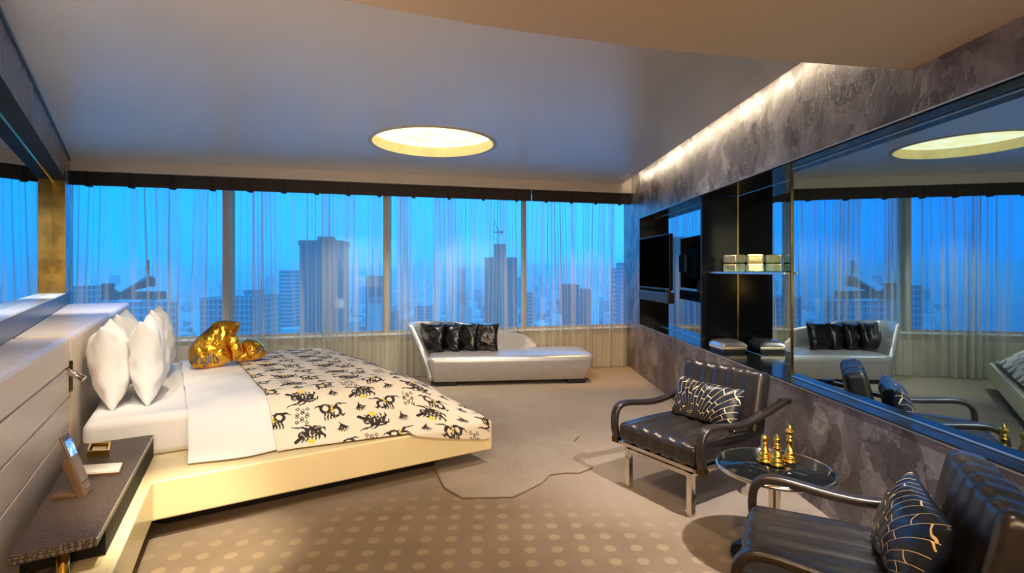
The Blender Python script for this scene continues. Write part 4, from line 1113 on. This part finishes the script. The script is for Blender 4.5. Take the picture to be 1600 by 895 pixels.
def tower(name, lab, px0, px1, pytop, Y, depth, mat, extras=None, cat='building', yaw=0):
    x0, x1 = (px0-800)/FP*Y, (px1-800)/FP*Y; zt_ = HC+(HZ-pytop)/FP*Y
    cx_, w_ = (x0+x1)/2, (x1-x0); t = thing(name, lab, cat, (cx_, Y+depth/2, GZ), yaw)
    MB().box(-w_/2, w_/2, -depth/2, depth/2, 0, zt_-GZ).build('tower_body', mat, t)
    return t, w_, zt_-GZ
t, w_, h_ = tower('office_tower', 'tall dark glass tower seen through the second window', 468, 529, 378, 420, 26, M['tower_teal'])
MB().box(-w_/2-.8, w_/2+.8, -13.8, 13.8, h_-3, h_+1.5).build('roof_crown', M['tower_raw'], t); MB().box(-4, 7, -6, 6, h_+1.5, h_+5).build('plant_room', M['tower_raw'], t)
t, w_, h_ = tower('unfinished_tower', 'unfinished grey tower with a crane on top, seen behind the daybed', 757, 808, 402, 520, 28, M['tower_raw'])
MB().box(-w_*.22, w_*.16, -8, 8, h_, h_+14).build('lift_core', M['tower_raw'], t)
mb = MB(); mb.box(-3.2, -2.6, -.3, .3, h_+14, h_+30); mb.box(-8, 1.5, -.3, .3, h_+26, h_+27); mb.sweep([(-2.9, 0, h_+27), (-7.5, 0, h_+40)], [(-.25, -.25), (.25, -.25), (.25, .25), (-.25, .25)]); mb.box(-.2, 1.8, -.8, .8, h_+25, h_+28); mb.build('crane', M['black_dull'], t)
bl2 = [('apartment_tower', 'pale banded apartment tower left of the dark glass tower', 436, 455, 422, 560, 30, 'band_white'),
       ('office_block', 'dark square block right of the dark glass tower', 571, 594, 431, 620, 25, 'tower_teal'),
       ('office_block', 'pale gridded block below the dark square one, behind the second window', 574, 600, 466, 520, 20, 'slab_white'),
       ('apartment_block', 'long white gridded block behind the gold glove cushion', 312, 352, 465, 300, 30, 'slab_white'),
       ('apartment_block', 'long white gridded block just right of the first window post', 361, 400, 463, 300, 30, 'slab_white'),
       ('apartment_tower', 'slim pale tower at the far right of the view, against the right wall', 972, 1010, 410, 420, 24, 'slab_white'),
       ('apartment_tower', 'slightly lower pale tower beside the slim one at the far right', 962, 973, 419, 450, 22, 'band_white'),
       ('apartment_block', 'grey-blue block with rows of windows behind the right end of the daybed', 880, 905, 445, 500, 30, 'tower_teal'),
       ('apartment_block', 'low teal block with a small roof crane right of the rows of windows', 912, 934, 452, 520, 30, 'tower_raw'),
       ('office_block', 'white low block right of the window post behind the daybed', 822, 833, 458, 600, 25, 'band_white'),
       ('apartment_block', 'pale striped block left of the daybed cushions', 648, 672, 478, 480, 25, 'slab_white'),
       ('apartment_tower', 'hazy distant tower above the skyline in the third window', 716, 727, 418, 1500, 30, 'tower_raw'),
       ('office_block', 'pale slanted-top block at the left edge behind the headboard', 112, 138, 447, 260, 20, 'slab_white')]
for a in bl2: tower(a[0], a[1], a[2], a[3], a[4], a[5], a[6], M[a[7]])
# hall with the sloping pale roof
Y = 230; k_ = Y/FP
def W2(px, py): return ((px-800)*k_, HC+(HZ-py)*k_)
t = thing('sloped_roof_hall', 'low brown building with a steep pale sloping roof in the leftmost window', 'building', (-175, Y, GZ))
pa, pb, pc, pd = W2(181, 449), W2(227, 417), W2(231, 431), W2(190, 456)
mb = MB(); vs = [(p[0], Y+dd, p[1]) for dd in (-1, 5) for p in (pa, pb, pc, pd)]
mb.hexa([vs[0], vs[3], vs[7], vs[4], vs[1], vs[2], vs[6], vs[5]]); mb.build('pale_roof', M['roof_white'], t, True)
mb = MB(); a, b2 = W2(194, 457), W2(231, 434); c2, d2_ = W2(231, 448), W2(160, 470)
vs = [(p[0], Y+dd, p[1]) for dd in (1, 5) for p in (a, b2, c2, (a[0], c2[1]))]
mb.hexa([vs[3], vs[2], vs[6], vs[7], vs[0], vs[1], vs[5], vs[4]]); x0, z0 = W2(157, 468); x1, z1 = W2(246, 456); mb.box(x0, x1, Y+.5, Y+6, z0, z1)
mb.box(W2(157, 0)[0], W2(163, 0)[0], Y+.5, Y+6, z1, W2(0, 443)[1]); mb.build('brown_gable', M['roof_brown'], t, True)
x0, z0 = W2(150, 520); x1, z1 = W2(262, 468); MB().box(x0, x1, Y+.2, Y+7, GZ, z1-1.5).build('lower_wall', M['slab_white'], t, True)
mb = MB(); mb.box(W2(228, 0)[0], W2(231, 0)[0], Y, Y+1, W2(0, 430)[1], W2(0, 406)[1]); mb.build('spire', M['roof_brown'], t, True)

gp = MB().box(-9000, 9000, 60, 12000, GZ-2, GZ).build('city_ground', simple('city_ground_green_grey', (.26, .36, .38), .9, 0, .02, .4)); struct(gp)
rnd = random.Random(9); mb = MB()
foot = []
for o in C.objects:
    if o.get('category') == 'building':
        for c_ in C.objects:
            if c_.parent == o and c_.type == 'MESH':
                q_ = [mat_of(o) @ Vector(v) for v in c_.bound_box]
                foot.append((min(v.x for v in q_)-25, max(v.x for v in q_)+25, min(v.y for v in q_)-25, max(v.y for v in q_)+25))
for k in range(9000):
    Y = 330*math.exp(rnd.random()**.9*2.9); X = (rnd.uniform(60, 1200)-800)/FP*Y
    s = rnd.uniform(5, 16)*(1+Y/2500); h = rnd.choice([4, 6, 8, 10, 14])*rnd.uniform(.6, 1.3)*(1 if rnd.random() < .93 else rnd.uniform(2, 5.5))
    if any(a < X < b_ and c < Y < d_ for a, b_, c, d_ in foot): continue
    mb.box(X-s/2, X+s/2, Y, Y+s*rnd.uniform(.5, 1.3), GZ, GZ+h, rnd.choice([0, 0, 1, 2, 2, 3]))
o_ = mb.build('low_rise_city', [simple('roof_a', (.7, .7, .7), .8, 0, .05, .1), simple('roof_b', (.16, .2, .22), .8, 0, .05, .1), simple('roof_c', (.4, .5, .5), .8, 0, .05, .1), simple('roof_d', (.9, .9, .9), .8, 0, .05, .1)], fix=False)
tag(o_, 'hazy carpet of low city roofs stretching to the horizon', 'city', kind='stuff')
# evening haze
m = bpy.data.materials.new('evening_haze'); m.use_nodes = True; n = m.node_tree; n.nodes.clear()
o2 = n.nodes.new('ShaderNodeOutputMaterial'); vsn = n.nodes.new('ShaderNodeVolumeScatter'); vsn.inputs['Density'].default_value = .00055; vsn.inputs['Color'].default_value = (.97, .99, 1, 1)
n.links.new(vsn.outputs[0], o2.inputs['Volume'])
hz = MB().box(-8500, 8500, 70, 11500, GZ-1, 30).build('haze', m); hz['kind'] = 'stuff'; hz['label'] = 'blue evening haze over the city'; hz['category'] = 'haze'
hz.display_type = 'WIRE'
